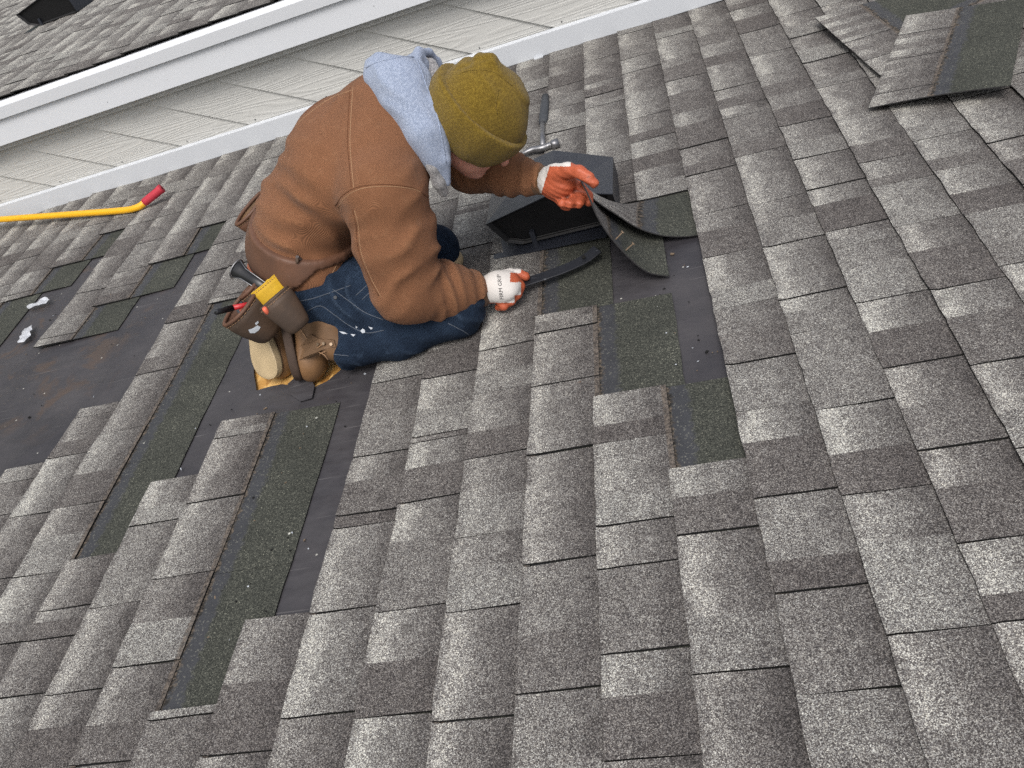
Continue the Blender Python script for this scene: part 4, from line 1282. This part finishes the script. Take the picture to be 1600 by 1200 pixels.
# head, neck and the body under the clothes: one continuous figure
hax = v3(.78, -.08, .60); hax /= np.linalg.norm(hax)        # neck -> crown
fdir = v3(.70, -.06, -.70); fdir -= hax * (fdir @ hax); fdir /= np.linalg.norm(fdir)     # where the face looks
ldir = np.cross(hax, fdir)
def HL(a, b, c): return HD + fdir * a + ldir * b + hax * c
RH = np.array([fdir, ldir, hax])
def body(P):
    d = ell(P, HL(-.008, 0, .02), (.096, .075, .100), RH)
    d = su(d, ell(P, HL(.030, 0, -.055), (.060, .056, .062), RH), .03)          # jaw
    d = su(d, cap(P, HL(.070, 0, -.095), HL(.060, 0, -.100), .022, .022), .02)   # chin
    d = su(d, cap(P, HL(.092, 0, -.002), HL(.112, 0, -.034), .009, .013), .010)  # nose
    d = su(d, cap(P, HL(.082, -.030, .008), HL(.082, .030, .008), .012, .012), .012)  # brow
    d = su(d, cap(P, HL(.082, -.018, -.062), HL(.082, .018, -.062), .009, .009), .006)
    for s in (-1, 1):
        d = np.maximum(d, -(np.linalg.norm(P - HL(.094, s * .030, -.010), axis=1) - .011))
        d = np.minimum(d, np.linalg.norm(P - HL(.079, s * .030, -.011), axis=1) - .0115)
        d = su(d, ell(P, HL(-.004, s * .077, -.022), (.018, .008, .030), RH), .006)
    d = su(d, chain(P, [HL(-.030, 0, -.05), NK, S3], [.058, .062, .07], .03), .03)
    Q = P.copy(); Q[:, 1] = 0.455 + (Q[:, 1] - 0.455) / 1.35
    d = su(d, chain(P, [S3, S2, S1, S0], [.07, .09, .085, .09], .04), .04)
    d = su(d, chain(P, [S3, shR, elR, wrR], [.06, .055, .04, .028], .03), .03)
    d = su(d, chain(P, [S3, shL, elL, wrL], [.06, .055, .04, .028], .03), .03)
    d = su(d, chain(P, [S0, hipR, kneeR, PH(548, 535, .075)], [.08, .08, .045, .035], .03), .03)
    d = su(d, chain(P, [S0, hipL, kneeL, v3(-1.36, .60, .085)], [.08, .08, .045, .035], .03), .03)
    return d
blob('body', body, (-1.48, .10, .02), (-.55, .72, .68), .0085, M['skin'], person, 1)
def headf(P): return body(P)


# beanie
bc = HL(-.006, 0, .040)
def beanie(P):
    q = (P - bc) @ RH.T
    d = ell(P, bc + hax * .002, (.114, .097, .112), RH)
    # knit gathers to a soft point at the crown
    d = su(d, cap(P, bc + hax * .07 - fdir * .035, bc + hax * .112 - fdir * .050, .035, .010), .05)
    d = np.maximum(d, -.050 - q[:, 2])
    d = d - fold(P, bc, hax + .5 * fdir, .055, .0060, 2.0, 0.9, .012) * (q[:, 2] > -.02)
    # crown seams
    an_ = np.arctan2(q[:, 1], q[:, 0])
    seam = np.exp(-(np.minimum(np.abs(an_ - .55), np.minimum(np.abs(an_ + 1.45), np.minimum(np.abs(an_ - 2.3), np.abs(an_ + 2.9)))) / .045) ** 2)
    d = d + .0036 * seam * (q[:, 2] > .055)
    return d
def bcuff(P):
    q = (P - bc) @ RH.T
    outer = ell(P, bc + hax * .000, (.1275, .1075, .128), RH) - .0012 * np.sin(np.arctan2(q[:, 1], q[:, 0]) * 9 + 1)
    band = q[:, 2] + .10 * q[:, 0]
    d = np.maximum(outer, np.maximum(band - .016, -.082 - band))
    inner = ell(P, bc, (.100, .082, .12), RH)
    return np.maximum(d, -inner) - .004
blob('beanie', beanie, tuple(bc - .17), tuple(bc + .19), .0048, M['beanie'], person, 2)
blob('beanie_cuff', bcuff, tuple(bc - .17), tuple(bc + .17), .0048, M['beanie'], person, 2)

# hoodie hood lying bunched on the back of the neck
hA, hB, hC, hD_ = PY(694, 274, .300), PY(664, 205, .320), PY(628, 134, .40), PY(598, 114, .44)
hE = PY(650, 106, .52); hF = PY(640, 160, .365)
RIM = [PY(699, 286, .295), PY(696, 250, .290), PY(686, 205, .305), PY(674, 160, .345), PY(662, 120, .41), PY(651, 94, .48), PY(655, 82, .54), PY(670, 82, .58), PY(684, 96, .60), PY(695, 118, .60)]
def hoodf(P):
    d = chain(P, [hA, hA * .5 + hB * .5, hB, hF, hC, hD_], [.012, .028, .040, .046, .046, .036], .04)
    d = su(d, chain(P, [hD_, hC, hE], [.036, .044, .034], .03), .035)
    # rolled edge of the hood
    d = su(d, chain(P, RIM, [.009, .012, .013, .013, .013, .012, .011, .010, .009, .007], .008), .007)
    d = d - fold(P, hB, v3(.7, .5, .2), .05, .003, 2, 0, .014)
    return d
blob('hood', hoodf, (-1.16, .10, .36), (-.56, .82, .80), .0052, M['hood'], person, 2)
def lining(P):
    return chain(P, [PY(672, 102, .54), PY(681, 128, .49), PY(690, 160, .44), PY(700, 205, .39)], [.018, .022, .022, .016], .02)
blob('hood_lining', lining, (-1.05, .20, .38), (-.56, .80, .74), .006, M['fleece'], person, 1)
def collar(P):
    return chain(P, [PY(664, 234, .295), PY(676, 260, .285), PY(686, 284, .290), PY(693, 301, .300)], [.010, .014, .016, .012], .01)
blob('collar_lining', collar, (-1.05, .15, .32), (-.56, .60, .60), .0045, M['fleece'], person, 1)
drape('hood_seam', [(563, 112), (585, 99), (612, 92), (640, 88), (652, 96), (664, 128), (680, 170), (690, 215), (697, 255)], ['hood'], .0014, M['hood'], person, .0006)
drape('beanie_seam', [(777, 178), (775, 160), (778, 142), (772, 128)], ['beanie'], .0010, M['beanie'], person, .0004)
drape('beanie_seam', [(716, 116), (735, 110), (760, 110), (778, 116), (800, 134)], ['beanie'], .0010, M['beanie'], person, .0004)
# jacket seams (double rows of stitching)
SEAMS = [[(548, 128), (545, 170), (543, 220), (546, 262), (549, 292)], [(440, 214), (470, 182), (510, 152), (546, 138)],
         [(524, 322), (536, 305), (560, 292), (600, 288), (640, 292), (655, 298)], [(550, 326), (556, 350), (560, 390), (575, 430), (592, 462)],
         [(655, 298), (672, 312), (684, 330)]]
for sp in SEAMS:
    drape('jacket_seam', sp, ['jacket'], .0011, M['dstitch'], person, .0002)
    drape('jacket_seam', [(x + 4, y + 3) for x, y in sp], ['jacket'], .0009, M['stitch'], person, .0000)
drape('jacket_seam', [(524, 400), (527, 412), (520, 425), (516, 438)], ['jacket'], .0010, M['stitch'], person, .0002)
for sp in ([(462, 472), (490, 466), (520, 456), (548, 446)], [(556, 462), (580, 440), (596, 424)], [(566, 468), (590, 446)], [(478, 487), (500, 478), (520, 490), (545, 508), (572, 520), (600, 516)], [(520, 452), (545, 470), (570, 488), (600, 500)], [(700, 505), (725, 518), (738, 528)],
           [(500, 545), (520, 553), (545, 556)]):
    drape('jeans_seam', sp, ['jeans'], .0011, M['jstitch'], person, .0003)
for px in ([(563, 517), (567, 513), (570, 515), (571, 519), (567, 521)], [(576, 510), (583, 512), (580, 515)], [(530, 518), (538, 519), (543, 522), (536, 522)], [(548, 522), (556, 523), (552, 526)], [(556, 509), (559, 511), (557, 513)]):
    patch('paint_spot', px, ['jeans'], M['wpaint'], person)
hh = hit(524, 465, ['jeans'], .003)
if hh: mb = MB(); mb.tube([hh[0] - hh[1] * .004, hh[0] + hh[1] * .0005], [.0055, .0045], 14); link('button', mb.mesh('button'), M['greyrub'], person)


# boots: toe tucked on the felt, heel up, sole facing down the slope
def boot(nm, T, H_, side, up_mat, sole_mat, shaft_to, lab):
    fd = T - H_; L = np.linalg.norm(fd); fd /= L                      # heel -> toe
    so = side - fd * (side @ fd); so /= np.linalg.norm(so)           # outwards through the sole
    la = np.cross(fd, so)
    def Q(a, b, c): return H_ + fd * a + la * b - so * c             # c = away from the sole
    def f(P):
        d = chain(P, [Q(.015, 0, .045), Q(.12, 0, .052), Q(L - .045, 0, .040)], [.036, .036, .040], .03)
        d = su(d, ell(P, Q(L - .045, 0, .034), (.060, .052, .043), np.array([fd, la, -so])), .02)
        d = su(d, chain(P, [Q(.035, 0, .06), Q(.045, 0, .10), shaft_to], [.040, .043, .045], .03), .03)
        q = (P - H_) @ so
        d = d - fold(P, Q(.1, 0, .05), fd, .030, .003, 2, 0, .008) * near(P, Q(L - .10, 0, .06), .05)
        return np.maximum(d, q + .006)
    lo = np.minimum(np.minimum(T, H_), shaft_to) - .12; hi = np.maximum(np.maximum(T, H_), shaft_to) + .12
    blob(nm, f, tuple(lo), tuple(hi), .0055, up_mat, person, 2)
    o = person.children[-1] if False else bpy.data.objects.get(nm)
    # sole: foot outline extruded
    out = []
    for a, w in ((0, .0), (.012, .028), (.05, .036), (.10, .036), (.15, .043), (.20, .050), (.24, .049), (.27, .040), (.288, .022), (.295, 0)):
        out.append((a * L / .285, w))
    ol = smooth_pts([(a, w, 0) for a, w in out], 3)
    ring = [(q[0], q[1]) for q in ol] + [(q[0], -q[1]) for q in ol[::-1][1:-1]]
    mb = MB(); n = len(ring)
    lv = [(-.014, .94), (-.012, 1.0), (.004, 1.02), (.008, 1.0), (.010, .97)]
    for c, s in lv:
        for a, w in ring: mb.v.append(tuple(Q((a - L / 2) * (s) + L / 2 - 0.005, w * s, c)))
    for i in range(len(lv) - 1):
        for k_ in range(n): mb.f.append((i * n + k_, i * n + (k_ + 1) % n, (i + 1) * n + (k_ + 1) % n, (i + 1) * n + k_)); mb.m.append(0)
    mb.f.append(tuple(range(n))[::-1]); mb.m.append(0); mb.f.append(tuple(range((len(lv) - 1) * n, len(lv) * n))); mb.m.append(0)
    return Q, mb, L


Tn, Hn = PH(470, 592, .022), PH(440, 470, .215)
Qn, sm_, Ln = boot('near_boot', Tn, Hn, v3(-1, -.30, .10), M['tan'], M['soledark'], PH(524, 538, .100), '')
near_boot = [o for o in person.children if o.name.startswith('near_boot')][0]; near_boot.name = 'boot'; near_boot['label'] = 'brown leather boot with dark sole, laced, toe on the torn felt'
near_boot['_l'] = [0, 0, 0]
link('sole', sm_.mesh('sole'), M['soledark'], near_boot, False)
BV['boot'] = BV['near_boot']
Tf, Hf = PH(424, 590, .024), PH(398, 485, .20)
Qf, sf_, Lf = boot('far_boot', Tf, Hf, v3(-.40, -.90, .12), M['tan'], M['crepe'], v3(-1.36, .45, .09), '')
far_boot = [o for o in person.children if o.name.startswith('far_boot')][0]; far_boot.name = 'boot'; far_boot['label'] = 'boot with pale cream crepe sole turned towards the camera'
far_boot['_l'] = [0, 0, 0]
link('sole', sf_.mesh('sole'), M['crepe'], far_boot, False)
# tongue flap, eyelets and lace of the near boot
fl = [hit(x, y, ['boot', 'jeans'], .004) for x, y in ((488, 522), (500, 529), (522, 531), (525, 541), (505, 546), (480, 560), (468, 562), (472, 540))]
if all(q is not None for q in fl):
    mb = MB(); mb.prism([tuple(q[0]) for q in fl], tuple(fl[0][1] * .002)); link('lace_flap', mb.mesh('lace_flap'), M['tan'], near_boot)
for x, y in ((482, 553), (486, 546), (492, 541), (500, 538), (508, 537), (518, 538)):
    hh = hit(x, y, ['boot', 'jeans'], .0045)
    if hh is None: continue
    mb = MB(); mb.tube([hh[0], hh[0] + hh[1] * .0035], .0042, 10); link('eyelet', mb.mesh('eyelet'), M['nail'], near_boot)
for px in ([(482, 553), (496, 545), (508, 537)], [(487, 547), (498, 552), (510, 548)], [(470, 512), (480, 528), (493, 545), (508, 552), (514, 560)]):
    drape('lace', px, ['boot', 'jeans'], .0012, M['stitch'], near_boot, .006)
o = None

# knee pad on the far knee
mb = MB(); kp = kneeL + v3(.055, -.035, -.012)
def kpf(P): return np.maximum(ell(P, kneeL + v3(.018, -.016, -.040), (.062, .066, .034)), .0125 - P[:, 2])
blob('knee_pad', kpf, tuple(kneeL - .12), tuple(kneeL + .13), .006, M['crepe'], person, 1)


# ---- gloves
def finger(P, pts, r): return chain(P, pts, r, .004)


# near (right) hand: back of the hand up, closed on the bar
def H1(x, y, h): return PH(x, y, h)
def handR(P):
    pal = chain(P, [wrR + (wrR - elR) * .02, PH(778, 447, .092), PH(794, 444, .083)], [.034, .036, .034], .02)
    pal = su(pal, ell(P, PH(788, 450, .080), (.038, .046, .030), frame(v3(-.1, -.1, 1), wrR - elR)), .02)
    d = pal
    d = su(d, finger(P, [PH(782, 432, .088), PH(797, 428, .082), PH(810, 428, .074), PH(821, 432, .064)], [.017, .0145, .0135, .0125]), .008)   # thumb
    d = su(d, finger(P, [PH(800, 440, .078), PH(812, 447, .070), PH(810, 458, .056)], [.016, .0145, .012]), .006)
    d = su(d, finger(P, [PH(798, 452, .072), PH(807, 460, .060), PH(800, 468, .046)], [.015, .0135, .0115]), .005)
    d = su(d, finger(P, [PH(792, 463, .064), PH(798, 470, .052), PH(790, 475, .040)], [.0145, .013, .0115]), .005)
    d = su(d, finger(P, [PH(782, 470, .060), PH(787, 478, .048), PH(779, 480, .038)], [.013, .012, .0105]), .005)
    return d
def zoneR(c):
    q = proj(c)
    a = ((q[:, 0] > 797) & (q[:, 1] > 428 + (821 - q[:, 0]) * -.1) & (q[:, 1] < 441)) | (q[:, 0] > 814)
    b = (q[:, 1] > 473) | (c[:, 2] < .050) | ((q[:, 0] > 804) & (q[:, 1] > 461))
    return (a | b)
blob('near_glove', handR, (-.98, .10, .00), (-.62, .50, .18), .0030, [M['gwhite'], M['gorange']], person, 2, zones=zoneR)
g = [o for o in person.children if o.name.startswith('near_glove')][0]; g.name = 'glove'; g['label'] = 'white knit glove back with orange fingertips'


# far (left) hand: palm to the camera, thumb over the shingle, fingers curled behind it
def handL(P):
    d = chain(P, [wrL, PY(864, 283, .425), PY(880, 284, .405)], [.030, .034, .030], .02)
    d = su(d, ell(P, PY(872, 288, .410), (.036, .030, .044), frame(v3(0, 0, 1), wrL - elL)), .02)
    d = su(d, finger(P, [PY(868, 270, .400), PY(888, 266, .375), PY(905, 269, .350), PY(920, 279, .335), PY(928, 286, .330)], [.022, .018, .0145, .0128, .0115]), .010)
    d = su(d, finger(P, [PY(885, 283, .41), PY(906, 293, .405), PY(919, 306, .39), PY(920, 316, .375)], [.016, .0135, .0122, .0108]), .003)
    d = su(d, finger(P, [PY(880, 292, .41), PY(901, 303, .400), PY(909, 312, .375), PY(905, 318, .355)], [.015, .0132, .0122, .0112]), .0025)
    d = su(d, finger(P, [PY(874, 298, .41), PY(893, 309, .390), PY(899, 317, .365), PY(890, 318, .345)], [.0148, .0130, .0120, .0110]), .0025)
    d = su(d, finger(P, [PY(866, 302, .41), PY(879, 315, .385), PY(885, 322, .360), PY(878, 318, .342)], [.0138, .0122, .0112, .0102]), .0025)
    d = d - fold(P, wrL, v3(.5, 0, .8), .016, .0022, 2, 0, .006)
    return d
def zoneL(c):
    q = proj(c)
    cuff_ = (q[:, 0] < 858 + (q[:, 1] - 262) * -.30)
    back = (q[:, 1] < 260) & (q[:, 0] < 892)
    return ~(cuff_ | back)
blob('far_glove', handL, (-.82, .28, .10), (-.42, .52, .42), .0030, [M['gwhite'], M['gorange']], person, 2, zones=zoneL)
g2 = [o for o in person.children if o.name.startswith('far_glove')][0]; g2.name = 'glove'; g2['label'] = 'orange rubber palm glove gripping the shingle edge'

# printed words on the back of the near glove
def glove_text(txt, px0, px1, up, size_px, mat):
    cu = bpy.data.curves.new('tmp', 'FONT'); cu.body = txt; cu.size = 1.0; cu.align_x = 'LEFT'; cu.resolution_u = 2
    ob = bpy.data.objects.new('tmp', cu); COL.objects.link(ob)
    dg = bpy.context.evaluated_depsgraph_get(); me = bpy.data.meshes.new_from_object(ob.evaluated_get(dg))
    bpy.data.objects.remove(ob); co = np.array([v.co[:] for v in me.vertices]); w = co[:, 0].max()
    p0, p1 = np.array(px0, float), np.array(px1, float); ax = (p1 - p0) / w; uy = np.array(up, float) * size_px
    bad = False
    for v, c in zip(me.vertices, co):
        q = p0 + ax * c[0] + uy * c[1]; hh = hit(q[0], q[1], ['near_glove'], .0007)
        if hh is None: bad = True; break
        v.co = hh[0]
    if bad: print('TEXT MISS', txt); return
    link('print', me, mat, g, None)


g['_l'] = [0, 0, 0]
glove_text('FIRM GRIP', (787, 468), (782, 429), (-1, 0), 8.5, M['ink'])
glove_text('WORK GLOVE', (794.5, 468), (790.5, 434), (-1, 0), 5.0, M['ink']) if False else None

# ------------------------------------------------------------------ tool belt with its pouches
def TB(x, y, h, r, d, f):
    a = PH(x, y, h); return a, a + RC[0] * r + RC[1] * d + RC[2] * f


def cup(name, mat_, top, bot, u, ru, rv, taper, parent, rim=.0055, th=.004, rim_mat=None, n=32, sag=0.0, mat_in=None):
    top, bot = np.array(top), np.array(bot); ax = bot - top; L = np.linalg.norm(ax); ax /= L
    u = np.array(u, float); u = u - ax * (u @ ax); u /= np.linalg.norm(u); w = np.cross(ax, u)
    mb = MB()
    def ring(t, k, inset):
        out = []
        for i in range(n):
            a = 2 * math.pi * i / n
            wv = 1 + .03 * math.sin(3 * a + t * 5) + .02 * math.sin(5 * a + 1)
            out.append(tuple(top + ax * (L * t + sag * math.cos(a) * (1 - t)) + u * math.cos(a) * (ru * k * wv - inset) + w * math.sin(a) * (rv * k * wv - inset)))
        return out
    lv = [ring(1.0, taper * .55, 0), ring(.96, taper * .85, 0), ring(.85, taper, 0), ring(.5, (1 + taper) / 2 * 1.03, 0), ring(.2, 1.0, 0), ring(0, 1.0, 0),
          ring(0, 1.0, th), ring(.3, .98, th), ring(.7, (1 + taper) / 2, th), ring(.9, taper * .9, th)]
    for r in lv: mb.v += r
    for i in range(len(lv) - 1):
        for k in range(n):
            mb.f.append((i * n + k, i * n + (k + 1) % n, (i + 1) * n + (k + 1) % n, (i + 1) * n + k)); mb.m.append(0 if i < 6 else 1)
    mb.f.append(tuple(range(n))[::-1]); mb.m.append(0)
    mb.f.append(tuple((len(lv) - 1) * n + k for k in range(n))); mb.m.append(1)
    o = link(name, mb.mesh(name), [mat_, mat_in or mat_], parent, True)
    r = ring(-.005, 1.0, th / 2); rb = MB(); rb.tube(r + r[:1], rim, 8, cap=False)
    o['_l'] = [0, 0, 0]
    link('rolled_edge', rb.mesh('rolled_edge'), rim_mat or mat_, o, True)
    st = ring(.055, 1.012, -.0006)
    for k in range(0, n):      # stitches under the rim
        a, b = np.array(st[k]), np.array(st[(k + 1) % n]); sb = MB()
    sb = MB()
    for k in range(n):
        a, b = np.array(st[k]), np.array(st[(k + 1) % n])
        sb.tube([a, a * .4 + b * .6], .0008, 4)
    link('stitching', sb.mesh('stitching'), M['stitch'], o, False)
    return o


bx = PH(420, 430, .2)
belt = empty('tool_belt', tuple(bx), label='worn brown leather tool belt with open pouches round the kneeling worker\'s waist', cat='tool belt')
pa = v3(-1.395, .50, .405); rv_ = hit(470, 405, ['jacket'], 0.0)[0]; pc = rv_ * v3(1, -1, 1) + v3(0, .91, 0)
bn = np.cross(rv_ - pa, pc - pa); bn /= np.linalg.norm(bn)
if bn[2] < 0: bn = -bn
def beltf(P):
    d = torso_sdf(P, .012)
    d = su(d, chain(P, [v3(-1.275, .36, .27), v3(-1.275, .54, .27)], [.121, .110], .03), .025)
    s = (P - pa) @ bn
    wd = np.clip(.03 + (rv_[0] + .02 - P[:, 0]) * .75, .022, .105)
    return np.maximum(np.maximum(d, s), -s - wd)
blob('back_panel', beltf, (-1.56, .18, .06), (-1.02, .74, .52), .006, M['leather'], belt, 2)
mb = MB(); mb.tube([rv_, rv_ + v3(-.1, -.5, .8) * .016], .0045, 10); link('rivet', mb.mesh('rivet'), M['steel'], belt)
# strap forked from the rivet down to the holster
for px in ([(468, 408), (456, 420), (446, 428), (436, 440), (425, 452)], [(469, 410), (460, 424), (456, 436), (458, 456), (464, 474), (476, 492)]):
    P_ = [PH(x, y, .335 - .0022 * (y - 408)) for x, y in px]
    P_[0] = rv_ + v3(0, -.012, .010)
    mb = MB(); mb.tube(smooth_pts(P_, 4), .010, 10, flat=((0, -.5, .8), .35)); link('strap', mb.mesh('strap'), M['leather2'], belt, True)
cup('pouch', M['leather2'], *TB(377, 477, .275, .070, .062, .060), RC[1] - .25 * RC[0], .066, .050, .80, belt, rim_mat=M['leather'], mat_in=M['leather'])
cup('pouch', M['leather2'], *TB(392, 450, .290, .075, .075, .045), RC[1], .036, .030, .85, belt, rim_mat=M['leather'], mat_in=M['leatherred'])
hol = cup('holster', M['leather2'], *TB(428, 466, .290, .062, .072, .030), v3(1, .55, .2), .046, .024, .75, belt, rim=.003)
cup('holster_liner', M['yfab'], *TB(412, 444, .305, .040, .048, .020), v3(1, .45, .2), .040, .019, .96, belt, rim=.002, th=.003)
cup('pouch', M['leather'], *TB(391, 326, .345, .055, .050, .055), RC[1] + RC[0] * -.35, .062, .036, .80, belt, rim=.0055, mat_in=M['tan'])
# hanging red-brown side piece joining the far and near pouches
def slab(name, px, hs, th, mat_):
    P_ = [PH(x, y, h) for (x, y), h in zip(px, hs)]; mb = MB()
    nrm = -np.cross(P_[1] - P_[0], P_[2] - P_[0]); nrm /= np.linalg.norm(nrm)
    if nrm @ ray(*px[0]) > 0: nrm = -nrm
    mb.prism([tuple(q) for q in P_], tuple(-nrm * th))
    return link(name, bevel(mb.mesh(name), th * .3, 1), mat_, belt)
slab('side_panel', [(401, 362), (411, 368), (414, 400), (416, 436), (404, 448), (384, 428), (388, 398)], [.30, .31, .30, .28, .27, .27, .285], .006, M['leatherred'])
for nm in ('pouch',):
    pass
# white paint smear on the near pouch
PB = [o for o in belt.children if o.name.startswith('pouch')][0]
me_ = PB.data; BV['pouch'] = BVHTree.FromPolygons([tuple(v.co + Vector(belt['_l'])) for v in me_.vertices], [tuple(p_.vertices) for p_ in me_.polygons])
for px in ([(388, 515), (396, 512), (402, 508), (407, 511), (404, 516), (398, 520), (391, 520)], [(398, 505), (403, 501), (404, 504), (400, 508)]):
    patch('paint_smear', px, ['pouch'], M['wpaint'], belt, .0015)

# things carried in the pouches
t = empty('hammer', tuple(PH(385, 430, .26)), label='black and chrome hammer handle end sticking out of the yellow lined holster', cat='hammer')
A_, B_ = PH(371, 421, .330), PH(422, 455, .285)
ax = (B_ - A_) / np.linalg.norm(B_ - A_)
mb = MB(); Ps = [A_ - ax * .006, A_, A_ + ax * .015, A_ + ax * .035, A_ + ax * .06, B_]
mb.tube(Ps, [.022, .025, .020, .0155, .014, .014], 14, flat=((-.3, -.4, .8), .6)); link('grip', mb.mesh('grip'), M['black'], t, True)
mb = MB(); fr = frame(ax, (-.3, -.4, .8))
rg = [A_ - ax * .004 + fr[0] * .016 * math.cos(a) + fr[1] * .0265 * math.sin(a) for a in np.linspace(0, 2 * math.pi, 25)]
mb.tube(rg, .0022, 6, cap=False); link('chrome_edge', mb.mesh('chrome_edge'), M['steel'], t, True)
for sdv in (-1, 1):
    mb = MB(); mb.tube([A_ + fr[1] * sdv * .024 + fr[0] * .006, A_ + ax * .03 + fr[1] * sdv * .0145 + fr[0] * .006, B_ + fr[1] * sdv * .012 + fr[0] * .006], .0018, 6)
    link('chrome_edge', mb.mesh('chrome_edge'), M['steel'], t, True)
t = empty('marker_pen', tuple(PH(370, 480, .24)), label='red marker pen with black cap poking out of the near pouch', cat='pen')
A_, B_, C_ = PH(336, 488, .310), PH(363, 481, .290), PH(402, 473, .262)
mb = MB(); mb.tube([A_, A_ * .9 + B_ * .1, B_], [.0060, .0078, .0082], 12); link('cap', mb.mesh('cap'), M['black'], t, True)
mb = MB(); mb.tube([B_, C_], .0068, 12); link('barrel', mb.mesh('barrel'), M['redpl'], t, True)
mb = MB(); mb.tube([A_ + v3(.004, -.006, .007), B_ + v3(-.01, -.006, .007)], .0020, 6); link('clip', mb.mesh('clip'), M['greyrub'], t, True)
t = empty('utility_knife', tuple(PH(383, 490, .215)), label='dark grey utility knife with coral buttons lying in the near pouch', cat='knife')
def bar3(a, b, w, th_, nrm=(-.2, -.5, .8)):
    ax_ = (b - a) / np.linalg.norm(b - a); f_ = frame(ax_, nrm); mb_ = MB(); v = []
    for q in (a, b):
        for i, j in ((-1, -1), (1, -1), (1, 1), (-1, 1)): v.append(q + f_[1] * w / 2 * i + f_[0] * th_ / 2 * j)
    mb_.add(v, [(3, 2, 1, 0), (4, 5, 6, 7), (0, 1, 5, 4), (1, 2, 6, 5), (2, 3, 7, 6), (3, 0, 4, 7)]); return mb_.mesh('b')
link('body', bevel(bar3(PH(374, 477, .255), PH(392, 502, .235), .028, .014), .003), M['greyrub'], t)
link('button', bevel(bar3(PH(377, 483, .266), PH(381, 487, .262), .012, .008), .001), M['coral'], t)
link('button', bevel(bar3(PH(387, 493, .255), PH(395, 499, .248), .018, .012), .002), M['coral'], t)
o = MB(); pts = [PH(409, 484, .262), PH(414, 481, .266), PH(419, 480, .264)]
t = empty('pencil', tuple(pts[0]), label='orange carpenter pencil end showing between the holster and pouch', cat='pencil')
o.tube([PH(421, 492, .262), PH(413, 482, .290)], .0062, 8); link('barrel', o.mesh('barrel'), M['coral'], t, True)
